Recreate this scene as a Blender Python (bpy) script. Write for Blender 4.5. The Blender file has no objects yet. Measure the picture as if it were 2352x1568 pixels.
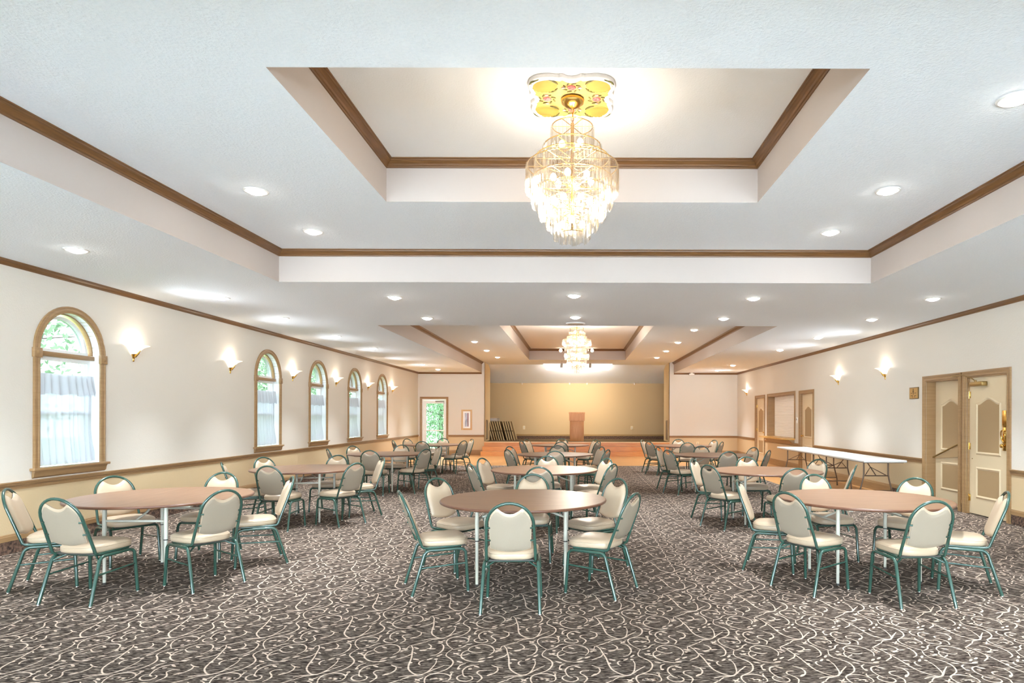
import bpy, bmesh, math, random
from mathutils import Vector, Matrix
random.seed(7)
PI = math.pi
SC = bpy.context.scene
COL = SC.collection

# ------------------------------------------------------------------ helpers
def lin(c):
    c /= 255.0
    return c / 12.92 if c <= 0.04045 else ((c + 0.055) / 1.055) ** 2.4
def rgb(r, g, b):
    return (lin(r), lin(g), lin(b), 1.0)

def new_mat(name):
    m = bpy.data.materials.new(name)
    m.use_nodes = True
    nt = m.node_tree
    return m, nt, nt.nodes['Principled BSDF']

def N(nt, typ, **kw):
    n = nt.nodes.new(typ)
    for k, v in kw.items():
        setattr(n, k, v)
    return n

def mat(name, col, rough=0.5, metal=0.0, col2=None, scale=(30, 30, 30), bump=0.0, bscale=60, detail=3,
        spec=0.5, emit=None, estr=0.0, coat=0.0):
    m, nt, b = new_mat(name)
    b.inputs['Base Color'].default_value = col
    b.inputs['Roughness'].default_value = rough
    b.inputs['Metallic'].default_value = metal
    b.inputs['Specular IOR Level'].default_value = spec
    b.inputs['Coat Weight'].default_value = coat
    tc = N(nt, 'ShaderNodeTexCoord')
    if col2 is not None:
        mp = N(nt, 'ShaderNodeMapping'); mp.inputs['Scale'].default_value = scale
        nz = N(nt, 'ShaderNodeTexNoise'); nz.inputs['Scale'].default_value = 1.0; nz.inputs['Detail'].default_value = detail
        rp = N(nt, 'ShaderNodeValToRGB')
        rp.color_ramp.elements[0].position = 0.35; rp.color_ramp.elements[1].position = 0.65
        rp.color_ramp.elements[0].color = col; rp.color_ramp.elements[1].color = col2
        nt.links.new(tc.outputs['Object'], mp.inputs['Vector'])
        nt.links.new(mp.outputs['Vector'], nz.inputs['Vector'])
        nt.links.new(nz.outputs['Fac'], rp.inputs['Fac'])
        nt.links.new(rp.outputs['Color'], b.inputs['Base Color'])
    if bump > 0:
        nz2 = N(nt, 'ShaderNodeTexNoise'); nz2.inputs['Scale'].default_value = bscale; nz2.inputs['Detail'].default_value = 2
        bp = N(nt, 'ShaderNodeBump'); bp.inputs['Strength'].default_value = bump; bp.inputs['Distance'].default_value = 0.004
        nt.links.new(tc.outputs['Object'], nz2.inputs['Vector'])
        nt.links.new(nz2.outputs['Fac'], bp.inputs['Height'])
        nt.links.new(bp.outputs['Normal'], b.inputs['Normal'])
    if emit is not None:
        b.inputs['Emission Color'].default_value = emit
        b.inputs['Emission Strength'].default_value = estr
    return m

class MB:
    """collects geometry, then links it as one mesh object"""
    def __init__(self):
        self.v = []; self.f = []; self.mi = []; self.sm = []
    def add(self, vs, fs, mi=0, smooth=False):
        o = len(self.v)
        self.v.extend([tuple(p) for p in vs])
        for f in fs:
            self.f.append([i + o for i in f]); self.mi.append(mi); self.sm.append(smooth)
        return self
    def box(self, x0, x1, y0, y1, z0, z1, mi=0):
        vs = [(x0, y0, z0), (x1, y0, z0), (x1, y1, z0), (x0, y1, z0), (x0, y0, z1), (x1, y0, z1), (x1, y1, z1), (x0, y1, z1)]
        fs = [(0, 3, 2, 1), (4, 5, 6, 7), (0, 1, 5, 4), (1, 2, 6, 5), (2, 3, 7, 6), (3, 0, 4, 7)]
        return self.add(vs, fs, mi)
    def bbox(self, x0, x1, y0, y1, z0, z1, r=0.004, mi=0, seg=2):
        bm = bmesh.new()
        bmesh.ops.create_cube(bm, size=1)
        for v in bm.verts:
            v.co = Vector(((x0 + x1) / 2 + v.co.x * (x1 - x0), (y0 + y1) / 2 + v.co.y * (y1 - y0), (z0 + z1) / 2 + v.co.z * (z1 - z0)))
        bmesh.ops.bevel(bm, geom=list(bm.edges), offset=r, segments=seg, affect='EDGES', profile=0.5)
        bm.verts.index_update()
        self.add([v.co.copy() for v in bm.verts], [[v.index for v in f.verts] for f in bm.faces], mi, True)
        bm.free(); return self
    def tube(self, pts, r, n=8, closed=False, caps=True, mi=0, square=False, smooth=True):
        P = [Vector(p) for p in pts]
        m = len(P)
        rr = r if isinstance(r, (list, tuple)) else [r] * m
        T = []
        for i in range(m):
            a = P[(i - 1) % m] if (closed or i > 0) else P[i]
            c = P[(i + 1) % m] if (closed or i < m - 1) else P[i]
            T.append((c - a).normalized())
        up = Vector((0, 0, 1)) if abs(T[0].z) < 0.9 else Vector((0, 1, 0))
        nrm = (up - T[0] * up.dot(T[0])).normalized()
        vs = []
        off = PI / 4 if square else 0
        k = 4 if square else n
        for i in range(m):
            if i:
                nrm = (nrm - T[i] * nrm.dot(T[i]))
                nrm = nrm.normalized() if nrm.length > 1e-6 else T[i].orthogonal().normalized()
            bn = T[i].cross(nrm)
            for j in range(k):
                a = off + 2 * PI * j / k
                vs.append(P[i] + (nrm * math.cos(a) + bn * math.sin(a)) * rr[i])
        fs = []
        for i in range(m if closed else m - 1):
            for j in range(k):
                a = i * k + j; b = i * k + (j + 1) % k
                c = ((i + 1) % m) * k + (j + 1) % k; d = ((i + 1) % m) * k + j
                fs.append((a, b, c, d))
        self.add(vs, fs, mi, smooth and not square)
        if caps and not closed:
            self.add(vs[:k], [tuple(reversed(range(k)))], mi)
            self.add(vs[-k:], [tuple(range(k))], mi)
        return self
    def lathe(self, prof, c=(0, 0, 0), n=32, mi=0, a0=0.0, a1=2 * PI, axis='Z', smooth=True):
        full = abs(a1 - a0 - 2 * PI) < 1e-6
        k = n if full else n + 1
        vs = []
        for r, z in prof:
            for j in range(k):
                a = a0 + (a1 - a0) * j / n
                x, y = r * math.cos(a), r * math.sin(a)
                if axis == 'Z': p = (x, y, z)
                elif axis == 'Y': p = (x, z, y)
                else: p = (z, x, y)
                vs.append((p[0] + c[0], p[1] + c[1], p[2] + c[2]))
        fs = []
        for i in range(len(prof) - 1):
            for j in range(n):
                a = i * k + j; b = i * k + (j + 1) % k
                fs.append((a, b, b + k, a + k))
        return self.add(vs, fs, mi, smooth)
    def prism(self, poly, d0, d1, plane='XY', mi=0):
        """extrude a 2-D polygon: plane XY -> z, XZ -> y, YZ -> x"""
        n = len(poly)
        def P(a, b, d):
            return (a, b, d) if plane == 'XY' else ((a, d, b) if plane == 'XZ' else (d, a, b))
        vs = [P(a, b, d0) for a, b in poly] + [P(a, b, d1) for a, b in poly]
        fs = [tuple(range(n)), tuple(range(n, 2 * n))] + [(i, (i + 1) % n, n + (i + 1) % n, n + i) for i in range(n)]
        return self.add(vs, fs, mi)
    def sweep(self, path, prof, z, side=1, closed=False, mi=0):
        """moulding profile (offset, dz) swept along a horizontal path with mitred corners"""
        m = len(path); k = len(prof); vs = []
        for i in range(m):
            p = Vector(path[i])
            a = Vector(path[(i - 1) % m]) if (closed or i > 0) else None
            c = Vector(path[(i + 1) % m]) if (closed or i < m - 1) else None
            ns = []
            if a is not None:
                d = (p - a).normalized(); ns.append(Vector((-d.y, d.x)))
            if c is not None:
                d = (c - p).normalized(); ns.append(Vector((-d.y, d.x)))
            nn = sum(ns, Vector((0, 0))).normalized()
            s = 1 / max(0.2, nn.dot(ns[0]))
            for o, dz in prof:
                q = p + nn * (o * s * side)
                vs.append((q.x, q.y, z + dz))
        fs = []
        for i in range(m if closed else m - 1):
            for j in range(k - 1):
                a = i * k + j; b = ((i + 1) % m) * k + j
                fs.append((a, b, b + 1, a + 1))
        self.add(vs, fs, mi)
        if not closed:
            self.add(vs[:k], [tuple(range(k))], mi); self.add(vs[-k:], [tuple(range(k))], mi)
        return self
    def grid(self, fn, nu, nv, mi=0, smooth=True):
        vs = [fn(i / nu, j / nv) for j in range(nv + 1) for i in range(nu + 1)]
        fs = [(j * (nu + 1) + i, j * (nu + 1) + i + 1, (j + 1) * (nu + 1) + i + 1, (j + 1) * (nu + 1) + i) for j in range(nv) for i in range(nu)]
        return self.add(vs, fs, mi, smooth)
    def sphere(self, c, r, n=12, m=8, mi=0, sz=1.0):
        prof = [(r * math.sin(PI * i / m) + 1e-5, -r * sz * math.cos(PI * i / m)) for i in range(m + 1)]
        return self.lathe(prof, c, n, mi)
    def build(self, name, mats, parent=None, recalc=True):
        me = bpy.data.meshes.new(name)
        me.from_pydata(self.v, [], self.f)
        for m in (mats if isinstance(mats, (list, tuple)) else [mats]):
            me.materials.append(m)
        me.polygons.foreach_set('material_index', self.mi)
        me.polygons.foreach_set('use_smooth', self.sm)
        if recalc:
            bm = bmesh.new(); bm.from_mesh(me)
            bmesh.ops.recalc_face_normals(bm, faces=list(bm.faces))
            bm.to_mesh(me); bm.free()
        me.update()
        o = bpy.data.objects.new(name, me)
        COL.objects.link(o)
        if parent is not None: o.parent = parent
        return o

def tag(o, label, cat, group=None, kind=None):
    o['label'] = label; o['category'] = cat
    if group: o['group'] = group
    if kind: o['kind'] = kind
    return o
def empty(name, loc=(0, 0, 0), rz=0.0, label=None, cat=None, group=None, kind=None):
    o = bpy.data.objects.new(name, None); COL.objects.link(o)
    o.empty_display_size = 0.1
    o.location = loc; o.rotation_euler = (0, 0, rz)
    if label: tag(o, label, cat, group, kind)
    return o
def dup(root, loc, rz=0.0, label=None, group=None, scale=None):
    r = root.copy(); COL.objects.link(r); r.location = loc; r.rotation_euler = (0, 0, rz)
    if label: r['label'] = label
    if group: r['group'] = group
    for ch in list(root.children):
        c = ch.copy(); COL.objects.link(c); c.parent = r
        for g in list(ch.children):
            d = g.copy(); COL.objects.link(d); d.parent = c
    return r
def light(name, typ, loc, energy, col=(1, 1, 1), parent=None, **kw):
    l = bpy.data.lights.new(name, typ); l.energy = energy; l.color = col
    for k, v in kw.items(): setattr(l, k, v)
    o = bpy.data.objects.new(name, l); COL.objects.link(o); o.location = loc
    if parent is not None: o.parent = parent
    return o

# ------------------------------------------------------------------ materials
WARM = (1.0, 0.93, 0.84)
def wall_mat():
    m, nt, b = new_mat('two_tone_wall_paint')
    g = N(nt, 'ShaderNodeNewGeometry'); s = N(nt, 'ShaderNodeSeparateXYZ')
    lt = N(nt, 'ShaderNodeMath', operation='LESS_THAN'); lt.inputs[1].default_value = 0.72
    mx = N(nt, 'ShaderNodeMix', data_type='RGBA')
    mx.inputs['A'].default_value = rgb(216, 209, 198); mx.inputs['B'].default_value = rgb(208, 184, 146)
    nt.links.new(g.outputs['Position'], s.inputs[0]); nt.links.new(s.outputs['Z'], lt.inputs[0])
    nt.links.new(lt.outputs[0], mx.inputs['Factor']); nt.links.new(mx.outputs['Result'], b.inputs['Base Color'])
    b.inputs['Roughness'].default_value = 0.55
    nz = N(nt, 'ShaderNodeTexNoise'); nz.inputs['Scale'].default_value = 55; nz.inputs['Detail'].default_value = 2
    bp = N(nt, 'ShaderNodeBump'); bp.inputs['Strength'].default_value = 0.35; bp.inputs['Distance'].default_value = 0.004
    nt.links.new(g.outputs['Position'], nz.inputs['Vector']); nt.links.new(nz.outputs['Fac'], bp.inputs['Height'])
    nt.links.new(bp.outputs['Normal'], b.inputs['Normal'])
    return m
M_WALL = wall_mat()
M_CEIL = mat('textured_white_ceiling', rgb(238, 244, 250), 0.8, col2=rgb(242, 247, 252), scale=(60, 60, 60), bump=0.9, bscale=60)
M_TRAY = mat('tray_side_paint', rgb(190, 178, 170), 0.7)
M_TRIM = mat('tan_trim_paint', rgb(160, 127, 88), 0.4, col2=rgb(150, 117, 78), scale=(3, 3, 40))
M_CROWN = mat('brown_crown_wood', rgb(122, 84, 46), 0.4, col2=rgb(106, 71, 37), scale=(4, 4, 90))
M_STAGEWALL = mat('olive_tan_stage_paint', rgb(188, 160, 118), 0.75, bump=0.3, bscale=60)
M_WHITE = mat('white_paint', rgb(240, 242, 243), 0.4)
M_GLOSSWHITE = mat('white_plastic', rgb(243, 243, 240), 0.3)
M_VINYL = mat('cream_vinyl', rgb(184, 163, 138), 0.32, bump=0.08, bscale=160)
M_BACKFAB = mat('beige_back_fabric', rgb(152, 138, 120), 0.7, bump=0.3, bscale=420)
M_GREEN = mat('green_enamel_frame', rgb(46, 76, 65), 0.25, coat=0.4)
M_CHROME = mat('chrome_glide', rgb(220, 220, 220), 0.15, 1.0)
M_DARKRUB = mat('dark_rubber', rgb(60, 58, 54), 0.6)
M_LAM = mat('walnut_laminate', rgb(140, 106, 80), 0.36, col2=rgb(124, 91, 66), scale=(4, 60, 10), detail=5, spec=0.4)
M_EDGE = mat('dark_table_edge', rgb(104, 68, 50), 0.3)
M_TLEG = mat('off_white_leg_enamel', rgb(192, 189, 175), 0.35)
M_FOLD = mat('white_folding_plastic', rgb(208, 207, 203), 0.4, bump=0.1, bscale=200)
M_BRNLEG = mat('brown_leg_enamel', rgb(104, 82, 66), 0.4)
M_BRASS = mat('polished_brass', rgb(214, 172, 92), 0.2, 1.0)
M_OLDBRASS = mat('aged_brass', rgb(160, 132, 82), 0.4, 0.8)
M_DOOR = mat('cream_door_paint', rgb(216, 196, 162), 0.4)
M_PANEL = mat('tan_door_panel', rgb(166, 138, 100), 0.7, bump=0.3, bscale=240)
M_WOODOR = mat('orange_oak_steps', rgb(220, 158, 96), 0.35, col2=rgb(206, 136, 74), scale=(3, 30, 40), detail=5)
M_YEL = mat('yellow_oak_counter', rgb(216, 172, 96), 0.3, col2=rgb(204, 158, 82), scale=(30, 3, 30))
M_PODIUM = mat('podium_oak', rgb(200, 142, 88), 0.45, col2=rgb(186, 126, 72), scale=(40, 40, 3), detail=5)
M_STCARP = mat('olive_stage_carpet', rgb(112, 92, 58), 0.95, col2=rgb(82, 66, 40), scale=(60, 60, 60), bump=0.4, bscale=200)
M_CBASE = mat('dark_carpet_base', rgb(50, 36, 30), 0.95, col2=rgb(120, 92, 74), scale=(34, 34, 34), detail=2, bump=0.4, bscale=200)
M_GREYM = mat('grey_metal', rgb(170, 165, 158), 0.4, 0.3)
M_STACK = mat('brown_platform_face', rgb(112, 90, 56), 0.8)
M_STACKE = mat('pale_platform_edge', rgb(196, 172, 126), 0.5)
M_DARK = mat('dark_gap', rgb(52, 40, 26), 0.9)
M_BULB = mat('lit_bulb', rgb(255, 240, 215), 0.4, emit=(1, 0.86, 0.62, 1), estr=9.0)
M_LENS = mat('lit_downlight_lens', rgb(255, 250, 240), 0.4, emit=(1, 0.95, 0.86, 1), estr=22.0)
M_SHADE = mat('lit_alabaster_shade', rgb(250, 240, 222), 0.35, emit=(1, 0.92, 0.78, 1), estr=0.28)
M_TUBE = mat('lit_tube', rgb(255, 250, 240), 0.4, emit=(1, 0.97, 0.9, 1), estr=1.0)
M_LAWN = mat('lawn_grass', rgb(140, 170, 110), 0.9, col2=rgb(110, 150, 90), scale=(6, 6, 6))
M_BARK = mat('tree_bark', rgb(120, 110, 98), 0.9)

def thin_glass(name, tint=(1, 1, 1, 1), gl=0.35):
    m, nt, b = new_mat(name); nt.nodes.remove(b)
    out = nt.nodes['Material Output']
    t = N(nt, 'ShaderNodeBsdfTransparent'); t.inputs['Color'].default_value = tint
    g = N(nt, 'ShaderNodeBsdfGlossy'); g.inputs['Roughness'].default_value = 0.04
    lw = N(nt, 'ShaderNodeLayerWeight'); lw.inputs['Blend'].default_value = gl
    mx = N(nt, 'ShaderNodeMixShader')
    nt.links.new(lw.outputs['Fresnel'], mx.inputs['Fac']); nt.links.new(t.outputs[0], mx.inputs[1]); nt.links.new(g.outputs[0], mx.inputs[2])
    nt.links.new(mx.outputs[0], out.inputs['Surface'])
    return m
M_GLASS = thin_glass('clear_window_glass', (0.97, 1, 0.99, 1), 0.08)
M_DIMDOOR = thin_glass('dimming_door_glass', (0.17, 0.19, 0.185, 1), 0.06)  # dark tint put in to dim the daylight through the exit door
M_DIMGLASS = thin_glass('dimming_window_glass', (0.115, 0.12, 0.122, 1), 0.06)  # dark tint put in to hold back daylight at the arched windows

def crystal_mat():
    m, nt, b = new_mat('clear_acrylic_prism'); nt.nodes.remove(b)
    out = nt.nodes['Material Output']
    t = N(nt, 'ShaderNodeBsdfTransparent'); t.inputs['Color'].default_value = (0.945, 0.93, 0.905, 1)
    g = N(nt, 'ShaderNodeBsdfGlossy'); g.inputs['Roughness'].default_value = 0.12
    d = N(nt, 'ShaderNodeBsdfTranslucent'); d.inputs['Color'].default_value = (.5, 0.485, 0.45, 1)
    m1 = N(nt, 'ShaderNodeMixShader'); m1.inputs['Fac'].default_value = 0.16
    lw = N(nt, 'ShaderNodeLayerWeight'); lw.inputs['Blend'].default_value = 0.32
    mm = N(nt, 'ShaderNodeMath', operation='MULTIPLY_ADD'); mm.inputs[1].default_value = 0.40; mm.inputs[2].default_value = 0.045
    mx = N(nt, 'ShaderNodeMixShader')
    nt.links.new(g.outputs[0], m1.inputs[1]); nt.links.new(d.outputs[0], m1.inputs[2])
    nt.links.new(lw.outputs['Facing'], mm.inputs[0]); nt.links.new(mm.outputs[0], mx.inputs['Fac'])
    nt.links.new(t.outputs[0], mx.inputs[1]); nt.links.new(m1.outputs[0], mx.inputs[2])
    nt.links.new(mx.outputs[0], out.inputs['Surface'])
    return m
M_CRYS = crystal_mat()

def cloth_mat():
    m, nt, b = new_mat('sheer_white_curtain'); nt.nodes.remove(b)
    out = nt.nodes['Material Output']
    d = N(nt, 'ShaderNodeBsdfDiffuse'); d.inputs['Color'].default_value = rgb(246, 248, 252)
    t = N(nt, 'ShaderNodeBsdfTranslucent'); t.inputs['Color'].default_value = rgb(176, 180, 188)
    tr = N(nt, 'ShaderNodeBsdfTransparent')
    m1 = N(nt, 'ShaderNodeMixShader'); m1.inputs['Fac'].default_value = 0.5
    m2 = N(nt, 'ShaderNodeMixShader'); m2.inputs['Fac'].default_value = 0.07
    nt.links.new(d.outputs[0], m1.inputs[1]); nt.links.new(t.outputs[0], m1.inputs[2])
    nt.links.new(m1.outputs[0], m2.inputs[1]); nt.links.new(tr.outputs[0], m2.inputs[2])
    nt.links.new(m2.outputs[0], out.inputs['Surface'])
    return m
M_CLOTH = cloth_mat()

def leaf_mat():
    m, nt, b = new_mat('pale_leaves'); nt.nodes.remove(b)
    out = nt.nodes['Material Output']
    oi = N(nt, 'ShaderNodeNewGeometry')
    rp = N(nt, 'ShaderNodeValToRGB')
    rp.color_ramp.elements[0].color = rgb(126, 152, 118); rp.color_ramp.elements[1].color = rgb(186, 206, 172)  # pale green tones, varied at random per leaf
    d = N(nt, 'ShaderNodeBsdfDiffuse'); t = N(nt, 'ShaderNodeBsdfTranslucent')
    m1 = N(nt, 'ShaderNodeMixShader'); m1.inputs['Fac'].default_value = 0.5
    nt.links.new(oi.outputs['Random Per Island'], rp.inputs['Fac'])
    nt.links.new(rp.outputs['Color'], d.inputs['Color']); nt.links.new(rp.outputs['Color'], t.inputs['Color'])
    nt.links.new(d.outputs[0], m1.inputs[1]); nt.links.new(t.outputs[0], m1.inputs[2])
    nt.links.new(m1.outputs[0], out.inputs['Surface'])
    return m
M_LEAF = leaf_mat()

def streak(nt, sx, sy, c0, c1, c2):
    g = N(nt, 'ShaderNodeNewGeometry')
    mp = N(nt, 'ShaderNodeMapping'); mp.inputs['Scale'].default_value = (sx, sy, 1)
    nz = N(nt, 'ShaderNodeTexNoise'); nz.inputs['Scale'].default_value = 1; nz.inputs['Detail'].default_value = 2; nz.inputs['Roughness'].default_value = 0.7
    rp = N(nt, 'ShaderNodeValToRGB')
    e = rp.color_ramp.elements; e[0].position = 0.38; e[0].color = c0; e[1].position = 0.64; e[1].color = c2
    k = e.new(0.5); k.color = c1
    nt.links.new(g.outputs['Position'], mp.inputs['Vector']); nt.links.new(mp.outputs['Vector'], nz.inputs['Vector'])
    nt.links.new(nz.outputs['Fac'], rp.inputs['Fac'])
    return rp, nz
def carpet_mat(name, c0, c1, c2):
    m, nt, b = new_mat(name)
    rp, nz = streak(nt, 16, 110, c0, c1, c2)
    nt.links.new(rp.outputs['Color'], b.inputs['Base Color'])
    b.inputs['Roughness'].default_value = 0.95; b.inputs['Specular IOR Level'].default_value = 0.15
    bp = N(nt, 'ShaderNodeBump'); bp.inputs['Strength'].default_value = 0.6; bp.inputs['Distance'].default_value = 0.004
    nt.links.new(nz.outputs['Fac'], bp.inputs['Height']); nt.links.new(bp.outputs['Normal'], b.inputs['Normal'])
    return m
M_CARPET = carpet_mat('dark_streaked_carpet', rgb(28, 20, 16), rgb(68, 56, 48), rgb(148, 134, 122))
M_VINE = carpet_mat('pale_carpet_vine', rgb(178, 156, 138), rgb(208, 186, 168), rgb(224, 206, 190))

def planks():
    m, nt, b = new_mat('oak_dance_floor')
    g = N(nt, 'ShaderNodeNewGeometry')
    br = N(nt, 'ShaderNodeTexBrick'); br.inputs['Scale'].default_value = 1.0
    br.inputs['Brick Width'].default_value = 1.1; br.inputs['Row Height'].default_value = 0.07; br.inputs['Mortar Size'].default_value = 0.0015
    br.inputs['Color1'].default_value = rgb(206, 156, 100); br.inputs['Color2'].default_value = rgb(194, 142, 86); br.inputs['Mortar'].default_value = rgb(140, 92, 50)
    nt.links.new(g.outputs['Position'], br.inputs['Vector']); nt.links.new(br.outputs['Color'], b.inputs['Base Color'])
    b.inputs['Roughness'].default_value = 0.28
    return m
M_PLANK = planks()

# ------------------------------------------------------------------ dimensions (metres; camera stands at the origin looking along +Y)
XL, XR = -6.14, 6.10
YB, YF = -4.0, 24.2            # wall behind the camera, wall beside the stage
Z0, Z1, Z2 = 3.165, 3.56, 3.96 # the three ceiling levels
T1 = (-3.73, 3.64, 1.93, 7.86); I1 = (-1.85, 1.72, 3.73, 6.07)
T2 = (-3.70, 3.66, 11.62, YF); I2 = (-1.80, 1.72, 12.9, 23.1)
SXL, SXR = -3.60, 3.50         # stage opening
SZ = 0.51                      # stage height
YR, YS = 25.8, 27.3            # back of the returns, stage back wall
WIN_Y = [7.64, 12.50, 14.91, 17.34, 19.77]
WIN_BACK = [2.78, 0.35]        # windows of the same wall beside the camera
D1 = (8.97, 9.91); D2 = (10.12, 11.07); D3 = (16.40, 17.33); D4 = (20.68, 21.65); HT = (17.80, 20.25, 0.86, 2.14)
DZ = 2.13
DE = (-5.98, -5.06)   # glazed exit door

# ------------------------------------------------------------------ floor
def ellip(c, a, b, rot, n=8):
    return [(c[0] + a * math.cos(t) * math.cos(rot) - b * math.sin(t) * math.sin(rot),
             c[1] + a * math.cos(t) * math.sin(rot) + b * math.sin(t) * math.cos(rot)) for t in [2 * PI * i / n for i in range(n)]]
VINES = [  # one repeat of the woven scroll: strokes in metres across the carpet
[(-1.7097, 4.0692), (-1.7042, 4.1164), (-1.6946, 4.1284), (-1.672, 4.089), (-1.6578, 4.0216), (-1.6365, 3.9201), (-1.6267, 3.8321), (-1.6164, 3.7729), (-1.6004, 3.7317), (-1.5635, 3.6836), (-1.5294, 3.6641), (-1.4988, 3.684), (-1.4792, 3.7325), (-1.4688, 3.8075), (-1.4669, 3.8462), (-1.4734, 3.8855)],
[(-1.5523, 3.807), (-1.5678, 3.8282), (-1.5684, 3.8629), (-1.5517, 3.8806)],
[(-1.65, 4.0028), (-1.6671, 3.9517), (-1.6984, 3.9197), (-1.7278, 3.8927)],
[(-1.6468, 4.0122), (-1.6232, 3.989)],
[(-1.5321, 4.1802), (-1.4991, 4.16), (-1.4792, 4.12), (-1.4705, 4.0612), (-1.4779, 4.0134), (-1.4955, 3.9759), (-1.5284, 3.9526)],
[(-1.5266, 4.1853), (-1.5065, 4.2113), (-1.4917, 4.2323)],
[(-1.4097, 4.0713), (-1.4519, 4.1302), (-1.4752, 4.1908), (-1.4768, 4.2429), (-1.4579, 4.275), (-1.4257, 4.2913), (-1.3825, 4.2863), (-1.3494, 4.2651), (-1.3338, 4.2335), (-1.3409, 4.1918), (-1.37, 4.1793)],
[(-1.339, 4.2439), (-1.3408, 4.2974)],
[(-1.4097, 4.0713), (-1.4322, 4.0043), (-1.4295, 3.9579), (-1.4093, 3.9307), (-1.3762, 3.8862), (-1.3624, 3.8425), (-1.3658, 3.7913), (-1.384, 3.7413), (-1.411, 3.7086), (-1.4602, 3.6684), (-1.4716, 3.6488)],
[(-1.4064, 4.0617), (-1.3551, 4.1011), (-1.3356, 4.141), (-1.3014, 4.1716)],
[(-1.307, 4.0527), (-1.3335, 4.0144), (-1.3357, 3.9585), (-1.317, 3.9133), (-1.2763, 3.8736), (-1.2299, 3.8564), (-1.1805, 3.8611)],
[(-1.307, 4.0527), (-1.3052, 4.0916), (-1.2743, 4.1314), (-1.2331, 4.1518), (-1.18, 4.1321), (-1.148, 4.0829), (-1.1388, 4.0252), (-1.1612, 3.9689)],
[(-1.3055, 4.0479), (-1.2736, 4.0148), (-1.2424, 4.0056), (-1.2115, 4.02)],
[(-1.3342, 3.954), (-1.3696, 3.986), (-1.3936, 4.0046)],
[(-1.2702, 3.6696), (-1.2831, 3.7256), (-1.2703, 3.7751), (-1.2455, 3.8005), (-1.2008, 3.8178)],
[(-1.2702, 3.6696), (-1.2605, 3.6462), (-1.2381, 3.6324)],
[(-1.2702, 3.6696), (-1.2941, 3.646), (-1.2958, 3.6151), (-1.2723, 3.5849), (-1.2346, 3.5761), (-1.2063, 3.6042), (-1.2141, 3.6387), (-1.2346, 3.6503)],
[(-1.1916, 3.686), (-1.1934, 3.7036), (-1.1817, 3.7263), (-1.1417, 3.7347)],
[(-1.1916, 3.686), (-1.1641, 3.6507), (-1.1534, 3.6122), (-1.1737, 3.563)],
[(-1.0847, 3.7764), (-1.0761, 3.7351), (-1.0872, 3.6946), (-1.11, 3.6628)],
[(-1.3175, 3.7582), (-1.3118, 3.8086), (-1.2836, 3.8344)],
[(-1.1245, 3.8098), (-1.0847, 3.7764), (-1.0492, 3.7683)],
[(-1.5294, 3.6641), (-1.5965, 3.648), (-1.6357, 3.6283)],
[(-1.6167, 4.1898), (-1.5773, 4.2422), (-1.5122, 4.2692), (-1.4611, 4.3402), (-1.4064, 4.4078)],
[(-1.5903, 4.1594), (-1.5643, 4.1294), (-1.5564, 4.0898), (-1.581, 4.0604), (-1.6198, 4.0505)],
[(-1.6946, 4.1284), (-1.656, 4.1589), (-1.6187, 4.195)],
[(-1.3288, 3.9586), (-1.3036, 3.9772), (-1.2886, 3.9959)]
]
BERRIES = [(-1.4784, 3.8988),(-1.3414, 4.2995),(-1.3742, 4.1257),(-1.3607, 4.0428),(-1.343, 3.701),(-1.2436, 3.7546),(-1.6202, 3.8408),(-1.3113, 3.75),(-1.2433, 4.3529)]
LEAVES = [(-1.6014, 3.8935, -0.44),(-1.5178, 3.8985, 0.91),(-1.4289, 4.2119, 0.75),(-1.3771, 4.2122, -0.22),(-1.5947, 4.0411, 0.24),(-1.5419, 4.0704, 0.15),(-1.3712, 3.9907, 0.54),(-1.1974, 3.9052, 0.8),(-1.3247, 3.8558, -0.52),(-1.2101, 3.7839, -0.65),(-1.1144, 3.6667, 0.89),(-1.7152, 4.0403, 0.12),(-1.7526, 3.9329, 0.75),(-1.5156, 4.1957, -0.7),(-1.4229, 3.6067, 0.15),(-1.3725, 3.5994, 0.67),(-1.7168, 4.0692, -0.27),(-1.1167, 4.0349, 1.1),(-1.4712, 3.9576, 1.01),(-1.2513, 4.092, -0.64),(-1.6477, 4.0843, -0.65),(-1.1934, 3.8698, 0.33)]
TILE = 0.605
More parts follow.
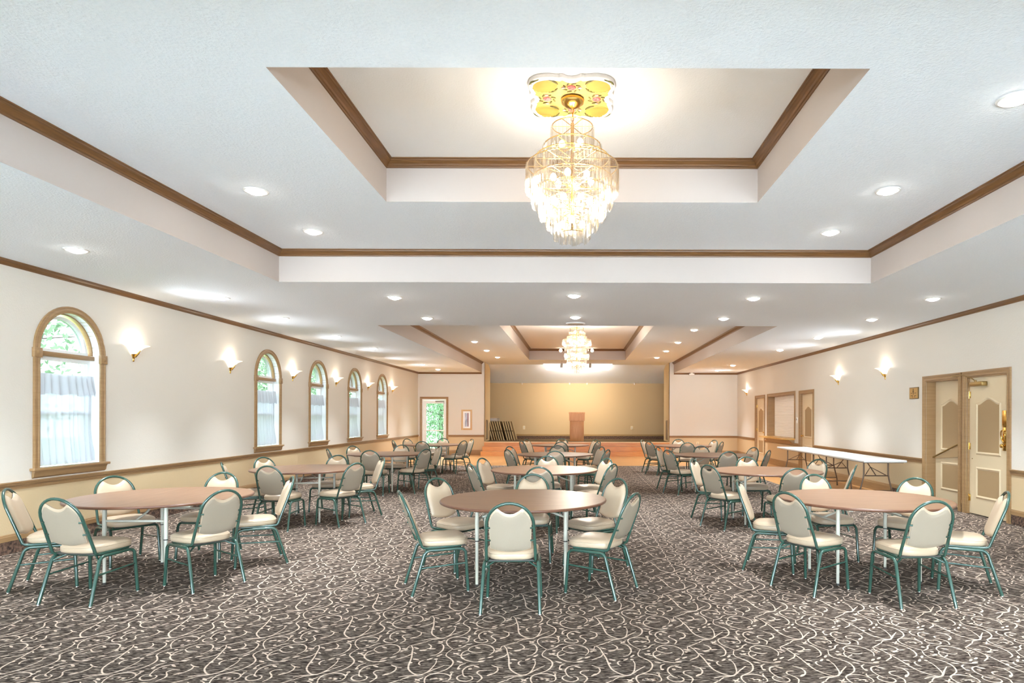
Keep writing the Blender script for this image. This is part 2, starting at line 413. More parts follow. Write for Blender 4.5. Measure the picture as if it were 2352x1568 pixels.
def build_floor():
    mb = MB()
    regs = [(XL, 4.45, 1.2, 19.1), (4.45, XR, 1.2, 12.3)]
    for x0, x1, y0, y1 in regs:
        mb.add([(x0, y0, 0), (x1, y0, 0), (x1, y1, 0), (x0, y1, 0)], [(0, 1, 2, 3)], 0)
    for a, b in (D1, D2): mb.add([(XR, a, 0), (XR + .25, a, 0), (XR + .25, b, 0), (XR, b, 0)], [(0, 1, 2, 3)], 0)
    # vine tile
    tv = []; tf = []
    def smooth_line(p):
        q = [p[0]]
        for i in range(len(p) - 1):
            p0 = p[max(0, i - 1)]; p1 = p[i]; p2 = p[i + 1]; p3 = p[min(len(p) - 1, i + 2)]
            for t in (0.5, 1.0):
                q.append(tuple(0.5 * (2 * p1[k] + (p2[k] - p0[k]) * t + (2 * p0[k] - 5 * p1[k] + 4 * p2[k] - p3[k]) * t * t + (3 * p1[k] - p0[k] - 3 * p2[k] + p3[k]) * t ** 3) for k in (0, 1)))
        return q
    for s, line in enumerate(VINES):
        q = smooth_line(line); n = len(q); o = len(tv)
        z = 0.0008 + 0.00003 * s
        for i in range(n):
            a = q[max(0, i - 1)]; c = q[min(n - 1, i + 1)]
            dx, dy = c[0] - a[0], c[1] - a[1]; L = math.hypot(dx, dy) or 1
            w = 0.0045 * (0.55 + 0.6 * math.sin(PI * (i + 0.6) / (n + 0.2)))
            tv.append((q[i][0] - dy / L * w, q[i][1] + dx / L * w, z)); tv.append((q[i][0] + dy / L * w, q[i][1] - dx / L * w, z))
        for i in range(n - 1):
            tf.append((o + 2 * i, o + 2 * i + 1, o + 2 * i + 3, o + 2 * i + 2))
    for i, c in enumerate(BERRIES):
        o = len(tv); tv += [(x, y, 0.002) for x, y in ellip(c, 0.0115, 0.0115, 0)]; tf.append(tuple(range(o, o + 8)))
    for i, (x, y, r) in enumerate(LEAVES):
        o = len(tv); tv += [(px, py, 0.0022) for px, py in ellip((x, y), 0.026, 0.009, r, 6)]; tf.append(tuple(range(o, o + 6)))
    cen = [(sum(tv[i][0] for i in f) / len(f), sum(tv[i][1] for i in f) / len(f)) for f in tf]
    for ix in range(-8, 16):
        for iy in range(-14, 28):
            ox, oy = ix * TILE, iy * TILE
            keep = [f for f, c in zip(tf, cen) if any(a + .01 < c[0] + ox < b - .01 and d + .01 < c[1] + oy < e - .01 for a, b, d, e in regs)]
            if not keep: continue
            used = sorted({i for f in keep for i in f}); mp = {k: j for j, k in enumerate(used)}
            mb.add([(tv[i][0] + ox, tv[i][1] + oy, tv[i][2]) for i in used], [[mp[i] for i in f] for f in keep], 1)
    o = mb.build('floor', [M_CARPET, M_VINE], recalc=False)
    me = o.data
    tag(o, 'dark brown carpet with pale scrolling vines across the hall', 'floor', kind='structure')
build_floor()
tag(MB().add([(XL, YB, 0), (XR, YB, 0), (XR, 1.2, 0), (XL, 1.2, 0)], [(0, 1, 2, 3)]).build('bounce_floor', mat('pale_bounce_tile', rgb(186, 184, 178), .5)), 'added pale bounce floor by the windows behind the camera', 'floor', kind='structure')  # unseen pale floor put in to throw daylight up at the ceiling
mb = MB()
mb.add([(XL, 19.1, 0), (XR, 19.1, 0), (XR, YF, 0), (XL, YF, 0)], [(0, 1, 2, 3)])
for a, b in (D3, D4): mb.add([(XR, a, 0), (XR + .25, a, 0), (XR + .25, b, 0), (XR, b, 0)], [(0, 1, 2, 3)])
mb.add([(DE[0], YF, 0), (DE[1], YF, 0), (DE[1], YF + .2, 0), (DE[0], YF + .2, 0)], [(0, 1, 2, 3)])
mb.add([(4.45, 12.3, 0), (XR, 12.3, 0), (XR, 19.1, 0), (4.45, 19.1, 0)], [(0, 1, 2, 3)])
tag(mb.build('dance_floor', M_PLANK), 'orange oak plank floor before the stage and along the hatch wall', 'floor', kind='structure')

# ------------------------------------------------------------------ walls
def wall_holes(name, axis, pos, depth, outline, holes, m, label, split=None):
    """a wall sheet with openings: axis X -> plane (y,z) at x=pos; axis Y -> plane (x,z) at y=pos; 'depth' is the wall thickness away from the room"""
    bm = bmesh.new()
    def P(a, b, d): return (pos + d, a, b) if axis == 'X' else (a, pos + d, b)
    for d in (0, depth):
        es = []
        for loop in [outline] + holes:
            vs = [bm.verts.new(P(a, b, d)) for a, b in loop]
            es += [bm.edges.new((vs[i], vs[(i + 1) % len(vs)])) for i in range(len(vs))]
        bmesh.ops.triangle_fill(bm, edges=es, use_beauty=True)
    for loop in [outline] + holes:
        a = [bm.verts.new(P(x, y, 0)) for x, y in loop]; b = [bm.verts.new(P(x, y, depth)) for x, y in loop]
        for i in range(len(loop)):
            j = (i + 1) % len(loop); bm.faces.new((a[i], a[j], b[j], b[i]))
    bmesh.ops.remove_doubles(bm, verts=list(bm.verts), dist=1e-5)
    bmesh.ops.recalc_face_normals(bm, faces=list(bm.faces))
    me = bpy.data.meshes.new(name); bm.to_mesh(me); bm.free()
    me.materials.append(m)
    o = bpy.data.objects.new(name, me); COL.objects.link(o)
    return tag(o, label, 'wall', kind='structure')
def arch(yc, hw, z0, zs, top, n=20):
    """outline of an arched opening: half width hw, straight to zs, crown at top"""
    pts = [(yc - hw, z0), (yc + hw, z0)]
    for i in range(n + 1):
        a = PI * i / n
        pts.append((yc + hw * math.cos(a), zs + (top - zs) * math.sin(a)))
    return pts
W_HW, W_Z0, W_ZS, W_TOP = 0.455, 0.87, 2.25, 2.725   # clear opening of an arched window
holes = [arch(y, W_HW, W_Z0, W_ZS, W_TOP) for y in WIN_Y + WIN_BACK]
wall_holes('wall_left', 'X', XL, -0.24, [(YB, 0), (YF, 0), (YF, 3.3), (YB, 3.3)], holes, M_WALL, 'cream wall with tan lower half and arched windows')
holes = [[(a, 0), (b, 0), (b, DZ), (a, DZ)] for a, b in (D1, D2, D3, D4)] + [[(HT[0], HT[2]), (HT[1], HT[2]), (HT[1], HT[3]), (HT[0], HT[3])]]
def door_outline(y0, y1, ztop, doors):
    pts = [(y0, 0)]
    for a, b in sorted(doors):
        pts += [(a, 0), (a, DZ), (b, DZ), (b, 0)]
    return pts + [(y1, 0), (y1, ztop), (y0, ztop)]
wall_holes('wall_right', 'X', XR, 0.24, door_outline(YB, YF, 3.3, [D1, D2, D3, D4]), [holes[4]], M_WALL, 'cream wall with panelled doors and a serving hatch')
pts = [(XL, 0), (DE[0], 0), (DE[0], 2.14), (DE[1], 2.14), (DE[1], 0), (SXL, 0), (SXL, 3.7), (XL, 3.7)]
wall_holes('wall_back', 'Y', YF, 0.12, pts, [], M_WALL, 'cream end wall left of the stage with the glazed exit door')
wall_holes('wall_back', 'Y', YF, 0.12, [(SXR, 0), (XR, 0), (XR, 3.7), (SXR, 3.7)], [], M_WALL, 'plain cream end wall right of the stage')
holes = [[(a, 0.9), (b, 0.9), (b, 2.95), (a, 2.95)] for a, b in ((-5.6, -2.2), (-1.7, 1.7), (2.2, 5.6))]
wall_holes('wall_front', 'Y', YB, -0.2, [(XL, 0), (XR, 0), (XR, 3.3), (XL, 3.3)], holes, M_WALL, 'cream wall with added wide windows behind the camera')
# stage box
mb = MB()
for x, nx in ((SXL, -4.8), (SXR, 4.8)):
    mb.add([(x, YF, 0), (x, YR, 0), (x, YR, 3.7), (x, YF, 3.7)], [(0, 1, 2, 3)], 0)
for x, nx in ((SXL, -4.8), (SXR, 4.8)):
    mb.add([(x, YR, 0), (nx, YR, 0), (nx, YR, 3.7), (x, YR, 3.7)], [(0, 1, 2, 3)], 1)
    mb.add([(nx, YR, 0), (nx, YS, 0), (nx, YS, 3.7), (nx, YR, 3.7)], [(0, 1, 2, 3)], 1)
mb.add([(-4.8, YS, 0), (4.8, YS, 0), (4.8, YS, 3.7), (-4.8, YS, 3.7)], [(0, 1, 2, 3)], 1)
M_RETURN = mat('tan_return_paint', rgb(228, 204, 160), 0.7, bump=0.3, bscale=60)
tag(mb.build('wall_stage', [M_RETURN, M_STAGEWALL]), 'olive tan wall closing the back of the stage', 'wall', kind='structure')
# stage floor and steps
mb = MB()
mb.box(-4.8, 4.8, YR, YS, 0, SZ, 0); mb.box(SXL, SXR, YF + 0.04, YR, 0, SZ, 0)
tag(mb.build('stage_floor', M_STCARP), 'raised stage floor in dark olive carpet', 'stage', kind='structure')
st = empty('stage_steps', (0, 23.8, 0), 0, 'orange oak steps running along the whole stage front', 'steps', kind='structure')
mb = MB()
mb.box(SXL, SXR, YF - 0.01 - 23.8, YF + 0.04 - 23.8, 0, SZ - 0.03); mb.box(SXL - .02, SXR + .02, 23.87 - 23.8, YF - 0.01 - 23.8, 0, 0.34); mb.box(SXL - .04, SXR + .04, 23.54 - 23.8, 23.87 - 23.8, 0, 0.17)
mb.build('risers', M_WOODOR, st)
M_NOSE = mat('pale_oak_nosing', rgb(240, 214, 168), 0.3)
mb = MB(); mb.bbox(SXL, SXR, YF - 0.035 - 23.8, YF + 0.06 - 23.8, SZ - 0.03, SZ + 0.006, 0.006)
mb.build('nosing', M_NOSE, st)

# ------------------------------------------------------------------ ceiling
def frame_rect(mb, o, i, z, mi):
    (a0, a1, b0, b1), (c0, c1, d0, d1) = o, i
    for x0, x1, y0, y1 in ((a0, a1, b0, d0), (a0, a1, d1, b1), (a0, c0, d0, d1), (c1, a1, d0, d1)):
        if x1 - x0 > 1e-4 and y1 - y0 > 1e-4:
            mb.add([(x0, y0, z), (x1, y0, z), (x1, y1, z), (x0, y1, z)], [(0, 1, 2, 3)], mi)
def sides(mb, r, za, zb, mi, far=True):
    x0, x1, y0, y1 = r
    q = [((x0, y0), (x1, y0)), ((x0, y0), (x0, y1)), ((x1, y0), (x1, y1))] + ([((x0, y1), (x1, y1))] if far else [])
    for (ax, ay), (bx, by) in q:
        mb.add([(ax, ay, za), (bx, by, za), (bx, by, zb), (ax, ay, zb)], [(0, 1, 2, 3)], mi)
mb = MB()
frame_rect(mb, (XL, XR, YB, 9.7), T1, Z0, 0)
frame_rect(mb, (XL, XR, 9.7, YF), T2, Z0, 0)
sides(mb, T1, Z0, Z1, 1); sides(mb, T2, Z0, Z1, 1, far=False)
frame_rect(mb, T1, I1, Z1, 0)
frame_rect(mb, (T2[0], T2[1], T2[2], 25.3), I2, Z1, 0)
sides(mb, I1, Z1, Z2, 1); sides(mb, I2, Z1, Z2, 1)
for i in (I1, I2):
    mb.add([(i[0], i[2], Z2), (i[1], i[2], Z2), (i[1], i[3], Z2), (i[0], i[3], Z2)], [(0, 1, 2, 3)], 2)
mb.add([(-4.8, 25.3, Z1), (4.8, 25.3, Z1), (4.8, YS, 2.92), (-4.8, YS, 2.92)], [(0, 1, 2, 3)], 0)
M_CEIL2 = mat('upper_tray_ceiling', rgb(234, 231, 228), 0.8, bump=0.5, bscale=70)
def splay(o):   # the near end of the front tray is a little wider on the window side
    for v in o.data.vertices:
        if v.co.y < 7.9 and abs(v.co.x - T1[0]) < .09 and v.co.z > 3.1: v.co.x -= .12 * max(0, T1[3] - v.co.y) / (T1[3] - T1[2])
    return o
tag(splay(mb.build('ceiling', [M_CEIL, M_TRAY, M_CEIL2], recalc=False)), 'white textured ceiling with two stepped tray recesses', 'ceiling', kind='structure')

CROWN = [(0, -.078), (.010, -.078), (.013, -.064), (.022, -.060), (.030, -.046), (.050, -.028), (.060, -.024), (.062, -.012), (.072, -.010), (.072, 0)]
def loop(r): x0, x1, y0, y1 = r; return [(x0, y0), (x1, y0), (x1, y1), (x0, y1)]
k = 1
def trim(mbx, m, label):
    global k
    o = mbx.build('trim_%d' % k, m); k += 1
    return tag(o, label, 'moulding', kind='structure')
splay(trim(MB().sweep(loop(T1), CROWN, Z1, 1, True), M_CROWN, 'brown crown moulding around the outer step of the front ceiling tray'))
trim(MB().sweep(loop(I1), CROWN, Z2, 1, True), M_CROWN, 'brown crown moulding around the inner step of the front ceiling tray')
trim(MB().sweep([(T2[0], YF), (T2[0], T2[2]), (T2[1], T2[2]), (T2[1], YF)], CROWN, Z1, 1), M_CROWN, 'brown crown moulding around the outer step of the rear ceiling tray')
trim(MB().sweep(loop(I2), CROWN, Z2, 1, True), M_CROWN, 'brown crown moulding around the inner step of the rear ceiling tray')
SM = [(o * .75, z * .8) for o, z in CROWN]
trim(MB().sweep([(T2[0] - .0, YF), (XL, YF), (XL, YB)], SM, Z0, 1), M_CROWN, 'slim brown crown moulding above the arched windows')
trim(MB().sweep([(XR, YB), (XR, YF), (T2[1], YF)], SM, Z0, 1), M_CROWN, 'slim brown crown moulding above the panelled doors')
RAIL = [(0, -.085), (.012, -.085), (.014, -.07), (.008, -.064), (.008, -.05), (.022, -.042), (.03, -.03), (.03, -.018), (.04, -.012), (.04, 0), (0, 0)]
CR = 0.772
trim(MB().sweep([(XL, YF), (XL, YB)], RAIL, CR, 1), M_TRIM, 'tan chair rail along the arched window wall')
trim(MB().sweep([(SXL, YF), (DE[1] + .09, YF)], RAIL, CR, 1), M_TRIM, 'tan chair rail between the exit door and the stage')
rr = MB()
for a, b in ((YB, D1[0] - .09), (D2[1] + .09, D3[0] - .08), (D3[1] + .08, D4[0] - .08), (D4[1] + .08, YF)):
    rr.sweep([(XR, a), (XR, b)], RAIL, CR if a < 15 else 0.76, 1)
rr.sweep([(XR, YF), (SXR, YF)], RAIL, 0.76, 1)
trim(rr, M_TRIM, 'tan chair rail along the wall of doors and hatch')
BASE = [(0, 0), (.014, 0), (.014, .05), (.010, .058), (.010, .066), (.004, .074), (0, .074)]
TALL = [(0, 0), (.016, 0), (.016, .15), (.011, .16), (.009, .18), (0, .19)]
CB = [(0, 0), (.008, 0), (.008, .137), (0, .137)]
tag(MB().sweep([(XL, 19.1), (XL, YB)], BASE, 0.137, 1).build('baseboard_left', M_TRIM), 'tan baseboard strip along the arched window wall', 'baseboard', kind='structure')
trim(MB().sweep([(XL, 19.1), (XL, YB)], CB, 0, 1), M_CBASE, 'dark patterned carpet base under the arched window wall')
rb = MB()
for a, b in ((YB, D1[0] - .09), (D1[1] + .085, D2[0] - .085), (D2[1] + .09, 12.3)):
    rb.sweep([(XR, a), (XR, b)], BASE, 0.137, 1)
for a, b in ((12.3, D3[0] - .08), (D3[1] + .08, D4[0] - .08), (D4[1] + .08, YF)):
    rb.sweep([(XR, a), (XR, b)], TALL, 0, 1)
rb.sweep([(XR, YF), (SXR + .05, YF)], TALL, 0, 1)
tag(rb.build('baseboard_right', M_TRIM), 'tan baseboard along the wall of doors and hatch', 'baseboard', kind='structure')
rc = MB()
for a, b in ((YB, D1[0] - .09), (D1[1] + .085, D2[0] - .085), (D2[1] + .09, 12.3)):
    rc.sweep([(XR, a), (XR, b)], CB, 0, 1)
trim(rc, M_CBASE, 'dark patterned carpet base beside the panelled doors')
tag(MB().sweep([(SXL - .05, YF), (DE[1] + .09, YF)], TALL, 0, 1).sweep([(XL, YF), (XL, 19.1)], TALL, 0, 1).build('baseboard_back', M_TRIM), 'tan baseboard beside the exit door', 'baseboard', kind='structure')
sb = MB().sweep([(4.8, YS), (-4.8, YS)], BASE, SZ + 0.13, 1)
tag(sb.build('baseboard_stage', mat('olive_stage_trim', rgb(150, 118, 68), 0.6)), 'olive baseboard strip along the stage back wall', 'baseboard', kind='structure')
trim(MB().sweep([(4.8, YS), (-4.8, YS)], [(0, 0), (.008, 0), (.008, .13), (0, .13)], SZ, 1), M_CBASE, 'dark patterned carpet base along the stage back wall')

# ------------------------------------------------------------------ arched windows (origin: wall face, window centre line, floor)
def make_window(idx, y):
    w = empty('window_%d' % idx, (XL, y, 0), 0, None, None)
    hw, zs, top = W_HW, W_ZS, W_TOP
    # casing: flat section swept up, over the arch and down
    def arc_path(r_off, z0):
        pts = [(-hw - r_off, z0), (-hw - r_off, zs - .3), (-hw - r_off, zs)]
        for i in range(1, 24):
            a = PI - PI * i / 24
            pts.append(((hw + r_off) * math.cos(a), zs + (top - zs + r_off) * math.sin(a)))
        return pts + [(hw + r_off, zs), (hw + r_off, zs - .3), (hw + r_off, z0)]
    prof = [(0, 0), (0, .020), (.018, .026), (.03, .018), (.055, .018), (.065, .026), (.08, .022), (.08, 0)]
    paths = [arc_path(o, 0.90) for o, _ in prof]
    mb = MB(); n = len(paths[0])
    vs = [(x, p[i][0], p[i][1]) for i in range(n) for (o, x), p in zip(prof, paths)]
    m = len(prof)
    mb.add(vs, [(i * m + j, (i + 1) * m + j, (i + 1) * m + j + 1, i * m + j + 1) for i in range(n - 1) for j in range(m - 1)])
    mb.build('casing', M_TRIM, w)
    for s in (-1, 1):
        c = s * (hw + .04)
        MB().bbox(0, .034, c - .055, c + .055, 2.155, 2.265, .004).lathe([(.0001, .044), (.012, .044), (.024, .036), (.03, .034)], (0, c, 2.21), 14, axis='X').build('corner_block', M_TRIM, w)
    # sill and apron
    MB().bbox(-.06, .06, -hw - .12, hw + .12, .868, .90, .008).prism([(.0, .868), (.045, .868), (.03, .845), (.022, .80), (0, .785)], -hw - .09, hw + .09, plane='XZ').build('sill', M_TRIM, w)
    # white reveal inside the wall thickness
    mb = MB(); o = arch(0, hw - .001, .87, zs, top - .001, 28); q = len(o)
    mb.add([(-.002, a, b) for a, b in o] + [(-.20, a, b) for a, b in o], [(i, (i + 1) % q, q + (i + 1) % q, q + i) for i in range(q)])
    mb.build('reveal', M_WHITE, w)
    # transom bar with tan front, sash frames
    MB().bbox(-.155, -.06, -hw, hw, 2.19, 2.245, .006).build('transom_bar', M_TRIM, w)
    mb = MB()
    for off, x0, x1, rw in ((.0, -.20, -.085, .016), (.035, -.185, -.125, .035)):
        def ring(wd):
            return [((hw - off - wd) * math.cos(PI * i / 24), 2.25 + (top - 2.25 - off - wd) * math.sin(PI * i / 24)) for i in range(25)]
        a, b = ring(0), ring(rw)
        for i in range(24):
            vs = [(x1, *a[i]), (x1, *a[i + 1]), (x1, *b[i + 1]), (x1, *b[i]), (x0, *b[i]), (x0, *b[i + 1])]
            mb.add(vs, [(0, 1, 2, 3), (3, 2, 5, 4)])
        if rw < .03: mb.build('arch_bead', M_TRIM, w); mb = MB()
    mb.box(-.185, -.125, -hw + .03, hw - .03, 2.25, 2.285)
    mb.build('arch_sash', M_WHITE, w)
    mb = MB()
    for z0, z1, x0, x1 in ((1.50, 2.19, -.15, -.11), (.90, 1.54, -.19, -.15)):
        for s in (-1, 1):
            mb.box(x0, x1, min(s * hw, s * (hw - .06)), max(s * hw, s * (hw - .06)), z0, z1)
        mb.box(x0, x1, -hw + .06, hw - .06, z0, z0 + .045); mb.box(x0, x1, -hw + .06, hw - .06, z1 - .045, z1)
    mb.build('sash', M_WHITE, w)
    mb = MB(); g = arch(0, hw - .04, 2.26, 2.265, top - .04, 20)
    mb.add([(-.16, a, b) for a, b in g], [tuple(range(len(g)))])
    mb.add([(-.13, -hw + .05, 1.53), (-.13, hw - .05, 1.53), (-.13, hw - .05, 2.16), (-.13, -hw + .05, 2.16)], [(0, 1, 2, 3)])
    mb.add([(-.17, -hw + .05, .93), (-.17, hw - .05, .93), (-.17, hw - .05, 1.51), (-.17, -hw + .05, 1.51)], [(0, 1, 2, 3)])
    mb.build('glass', M_DIMGLASS, w)
    return w
def make_curtain(y):
    c = empty('cafe_curtain', (XL, y, 0))
    hw = W_HW - .02
    MB().tube([(-.075, -hw - .015, 1.965), (-.075, hw + .015, 1.965)], .009, 10).sphere((-.075, hw - .0, 1.965), .016).build('curtain_rod', M_GLOSSWHITE, c)
    def panel(u, v):
        z = 1.95 - v * 1.035
        sw = 1.0 + .02 * v
        fl = max(0, v - .75) * .5
        yy = (u * 2 - 1) * (hw * sw) + .015 * math.sin(u * 23 + v * 2) + (fl * .22 if u > .9 else 0) * (u - .9) * 10
        xx = -.082 + .016 * math.sin(u * 62 + 1.5 * math.sin(u * 9)) * (.5 + .6 * v) + .075 * max(0, v - .62) * (1 + .4 * math.sin(u * 14))
        return (xx, yy, z - .008 * math.sin(u * 31) * v)
    MB().grid(panel, 110, 16).build('curtain_panel', M_CLOTH, c)
    def val(u, v):
        z = 1.99 - v * .245
        yy = (u * 2 - 1) * (hw * (1 + .07 * v * v))
        xx = -.058 + .02 * v + .016 * math.sin(u * 55 + 2 * math.sin(u * 7)) * (.3 + .9 * v)
        return (xx, yy, z - .012 * v * math.sin(u * 20))
    MB().grid(val, 100, 8).build('valance', M_CLOTH, c)
    return c
w0 = make_window(1, WIN_Y[0]); c0 = make_curtain(WIN_Y[0])
ordn = ['first', 'second', 'third', 'fourth', 'fifth']
tag(w0, 'tall arched window with tan casing, first from the camera', 'window', 'arched windows', 'structure')
tag(c0, 'sheer white cafe curtain with ruffled valance in the first arched window', 'curtain', 'cafe curtains')
for i, y in enumerate(WIN_Y[1:], 2):
    w = dup(w0, (XL, y, 0), 0, 'arched window with tan casing, %s from the camera' % ordn[i - 1]); w.name = 'window_%d' % i
    dup(c0, (XL, y, 0), 0, 'sheer white cafe curtain with ruffled valance in the %s arched window' % ordn[i - 1])
for i, y in enumerate(WIN_BACK):
    w = dup(w0, (XL, y, 0), 0, 'arched window beside the camera, %s before the first one in view' % ('next' if i == 0 else 'two places')); w.name = 'window_%d' % (6 + i)
for i, (a, b) in enumerate(((-5.6, -2.2), (-1.7, 1.7), (2.2, 5.6))):  # unseen windows, added to supply daylight on the near chairs
    w = empty('window_%d' % (8 + i), ((a + b) / 2, YB, 0), 0, ['added wide window behind the camera at the arched window end', 'added wide window straight behind the camera', 'added wide window behind the camera at the door end'][i], 'window', kind='structure')
    h = (b - a) / 2; mb = MB()
    for x in (-h + .03, -h / 3, h / 3, h - .03): mb.box(x - .03, x + .03, -.12, -.06, .9, 2.95)
    mb.box(-h, h, -.12, -.06, .9, .96); mb.box(-h, h, -.12, -.06, 2.89, 2.95)
    mb.build('frame', M_WHITE, w)
    MB().add([(-h, -.09, .9), (h, -.09, .9), (h, -.09, 2.95), (-h, -.09, 2.95)], [(0, 1, 2, 3)]).build('glass', M_GLASS, w)

# ------------------------------------------------------------------ doors in the right wall (origin: wall face at the middle of the opening)
def casing_right(mb, y0, y1, zt, x=0.0, w=.085, z0=0.0):
    prof = [(0, 0), (0, -.014), (.012, -.02), (.03, -.012), (.05, -.014), (.065, -.024), (w, -.024), (w, 0)]
    pts = [[(y0 - o, z0), (y0 - o, zt + o), (y1 + o, zt + o), (y1 + o, z0)] for o, _ in prof]
    m = len(prof)
    vs = [(x + d, p[i][0], p[i][1]) for i in range(4) for (o, d), p in zip(prof, pts)]
    mb.add(vs, [(i * m + j, (i + 1) * m + j, (i + 1) * m + j + 1, i * m + j + 1) for i in range(3) for j in range(m - 1)])
def arch_panel(y0, y1, z0, z1, rise, n=24):
    """outline with a cathedral-arched top"""
    pts = [(y0, z0), (y1, z0), (y1, z1)]
    for i in range(1, n):
        u = i / n; y = y1 + (y0 - y1) * u
        t = 1 - abs(2 * u - 1); pts.append((y, z1 + rise * t * t * (3 - 2 * t)))
    return pts + [(y0, z1)]
def offset_poly(p, d):
    cx = sum(a for a, _ in p) / len(p); ys = [a for a, _ in p]; zs = [b for _, b in p]
    w, h = max(ys) - min(ys), max(zs) - min(zs); cz = (max(zs) + min(zs)) / 2; cy = (max(ys) + min(ys)) / 2
    return [(cy + (a - cy) * (w - 2 * d) / w, cz + (b - cz) * (h - 2 * d) / h) for a, b in p]
def make_leaf(parent, y0, y1, x, zt=2.115, z0=.012):
    leaf = MB().box(x, x + .04, y0, y1, z0, zt).build('door_leaf', M_DOOR, parent)
    w = y1 - y0; a, b = y0 + w * .18, y1 - w * .18
    up = arch_panel(a, b, .93, 1.72, .09); lo = [(a, .26), (b, .26), (b, .74), (a, .74)]
    for q in (up, lo):
        mb = MB(); n = len(q); r1 = offset_poly(q, .02); r2 = offset_poly(q, .045)
        vs = [(x - .001, s, t) for s, t in q] + [(x - .016, s, t) for s, t in r1] + [(x - .003, s, t) for s, t in r2]
        mb.add(vs, [(i, (i + 1) % n, n + (i + 1) % n, n + i) for i in range(n)] + [(n + i, n + (i + 1) % n, 2 * n + (i + 1) % n, 2 * n + i) for i in range(n)])
        mb.build('panel_moulding', M_DOOR, leaf)
        MB().prism(offset_poly(q, .044), x - .004, x + .001, 'YZ').build('door_panel', M_PANEL, leaf)
    return leaf
def make_door(idx, y0, y1, recess, label, hinge=None, knob=None, knobz=.98):
    yc = (y0 + y1) / 2; h = (y1 - y0) / 2
    d = empty('door_%d' % idx, (XR, yc, 0), 0, label, 'door', kind='structure')
    mb = MB(); casing_right(mb, -h, h, DZ)
    mb.build('door_casing', M_TRIM, d)
    mb = MB()
    mb.box(.002, .24, -h, -h + .018, 0, DZ); mb.box(.002, .24, h - .018, h, 0, DZ); mb.box(.002, .24, -h + .018, h - .018, DZ - .018, DZ)
    mb.build('door_jamb', M_TRIM, d)
    lf = make_leaf(d, -h + .02, h - .02, recess)
    MB().box(recess + .06, recess + .075, -h, h, 0, DZ).build('backing_panel', M_STAGEWALL, d)
    if hinge:
        for z in (.25, 1.05, 1.85):
            MB().bbox(recess - .012, recess + .004, hinge * (h - .045), hinge * (h - .018), z - .05, z + .05, .002).tube([(recess - .012, hinge * (h - .018), z - .055), (recess - .012, hinge * (h - .018), z + .055)], .007, 8).build('hinge', M_BRASS, d)
    if knob:
        y = knob * (h - .085)
        MB().lathe([(.0001, -.066), (.024, -.064), (.03, -.05), (.022, -.036), (.011, -.03), (.011, -.008), (.028, -.006), (.028, .0)], (recess, y, knobz), 16, axis='X').build('door_knob', M_BRASS, d)
    return d, lf, h
# door_1: closed door with closer and knocker-shaped handle
d, lf, h = make_door(1, D1[0], D1[1], .035, 'cream two-panel door with brass handle and closer arm', hinge=1)
y = -h + .11
MB().bbox(.025, .036, y - .045, y + .045, 1.36, 1.60, .003).build('push_plate', M_BRASS, d)
mb = MB().bbox(.026, .037, y - .036, y + .036, 1.02, 1.36, .004)
mb.tube([(.012 - .012 * math.sin(t), y + .045 * math.cos(t), 1.23 + .085 * math.sin(t)) for t in [2 * PI * i / 20 for i in range(20)]], .009, 8, closed=True)
mb.lathe([(.0001, -.05), (.026, -.047), (.03, -.03), (.014, -.02), (.012, 0)], (.026, y, 1.09), 14, axis='X')
mb.build('pull_handle', M_BRASS, d)
mb = MB().bbox(-.055, .035, .02, .33, 1.975, 2.045, .012)
mb.build('closer_body', M_OLDBRASS, d)
MB().tube([(-.03, .20, 2.05), (-.05, .28, 2.105), (-.04, .52, 2.165), (-.028, .84, 2.165)], .008, 8).sphere((-.035, .2, 2.052), .018).build('closer_arm', M_OLDBRASS, d)
MB().lathe([(.0001, -.008), (.008, -.006), (.008, 0)], (.034, h - .09, .86), 10, axis='X').build('stop_button', M_OLDBRASS, d)
# door_2: deeper doorway next to it
d, lf, h = make_door(2, D2[0], D2[1], .16, 'cream two-panel door set deep in its tan frame with a sloping rail', hinge=None)
mb = MB().tube([(.115, h - .02, .80), (.115, -.35, 1.09)], .014, 10)
mb.build('sloping_rail', M_OLDBRASS, d)
MB().prism([(h - .02, .78), (-.35, 1.07), (-.35, .86)], .12, .135, 'YZ').build('rail_panel', M_PANEL, d)
MB().bbox(.14, .165, -.40, -.33, 1.10, 1.34, .004).sphere((.135, -.365, 1.05), .03).build('push_plate', M_BRASS, d)
make_door(3, D3[0], D3[1], .05, 'cream two-panel door beside the serving hatch and white tables', hinge=-1, knob=1)
make_door(4, D4[0], D4[1], .035, 'cream two-panel door beyond the serving hatch toward the stage', hinge=1, knob=-1)
# serving hatch
y0, y1, z0, z1 = HT
hc = (y0 + y1) / 2; hh = (y1 - y0) / 2
hd = empty('window_11', (XR, hc, 0), 0, 'serving hatch with closed white roller shutter and yellow oak counter', 'hatch', kind='structure')
mb = MB(); casing_right(mb, -hh, hh, z1, z0=z0 + .02); mb.build('hatch_casing', M_TRIM, hd)
mb = MB(); mb.box(.002, .24, -hh, -hh + .012, z0, z1); mb.box(.002, .24, hh - .012, hh, z0, z1); mb.box(.002, .24, -hh + .012, hh - .012, z1 - .012, z1)
mb.build('hatch_jamb', M_TRIM, hd)
mb = MB()
zz = z0 + .03
while zz < z1 - .02:
    t = min(.048, z1 - .012 - zz)
    mb.add([(.205, -hh + .012, zz), (.205, hh - .012, zz), (.197, hh - .012, zz + t * .5), (.197, -hh + .012, zz + t * .5), (.205, -hh + .012, zz + t * .96), (.205, hh - .012, zz + t * .96)], [(0, 1, 2, 3), (3, 2, 5, 4)])
    zz += .048
mb.box(.208, .22, -hh, hh, z0, z1)
mb.build('roller_shutter', M_GLOSSWHITE, hd)
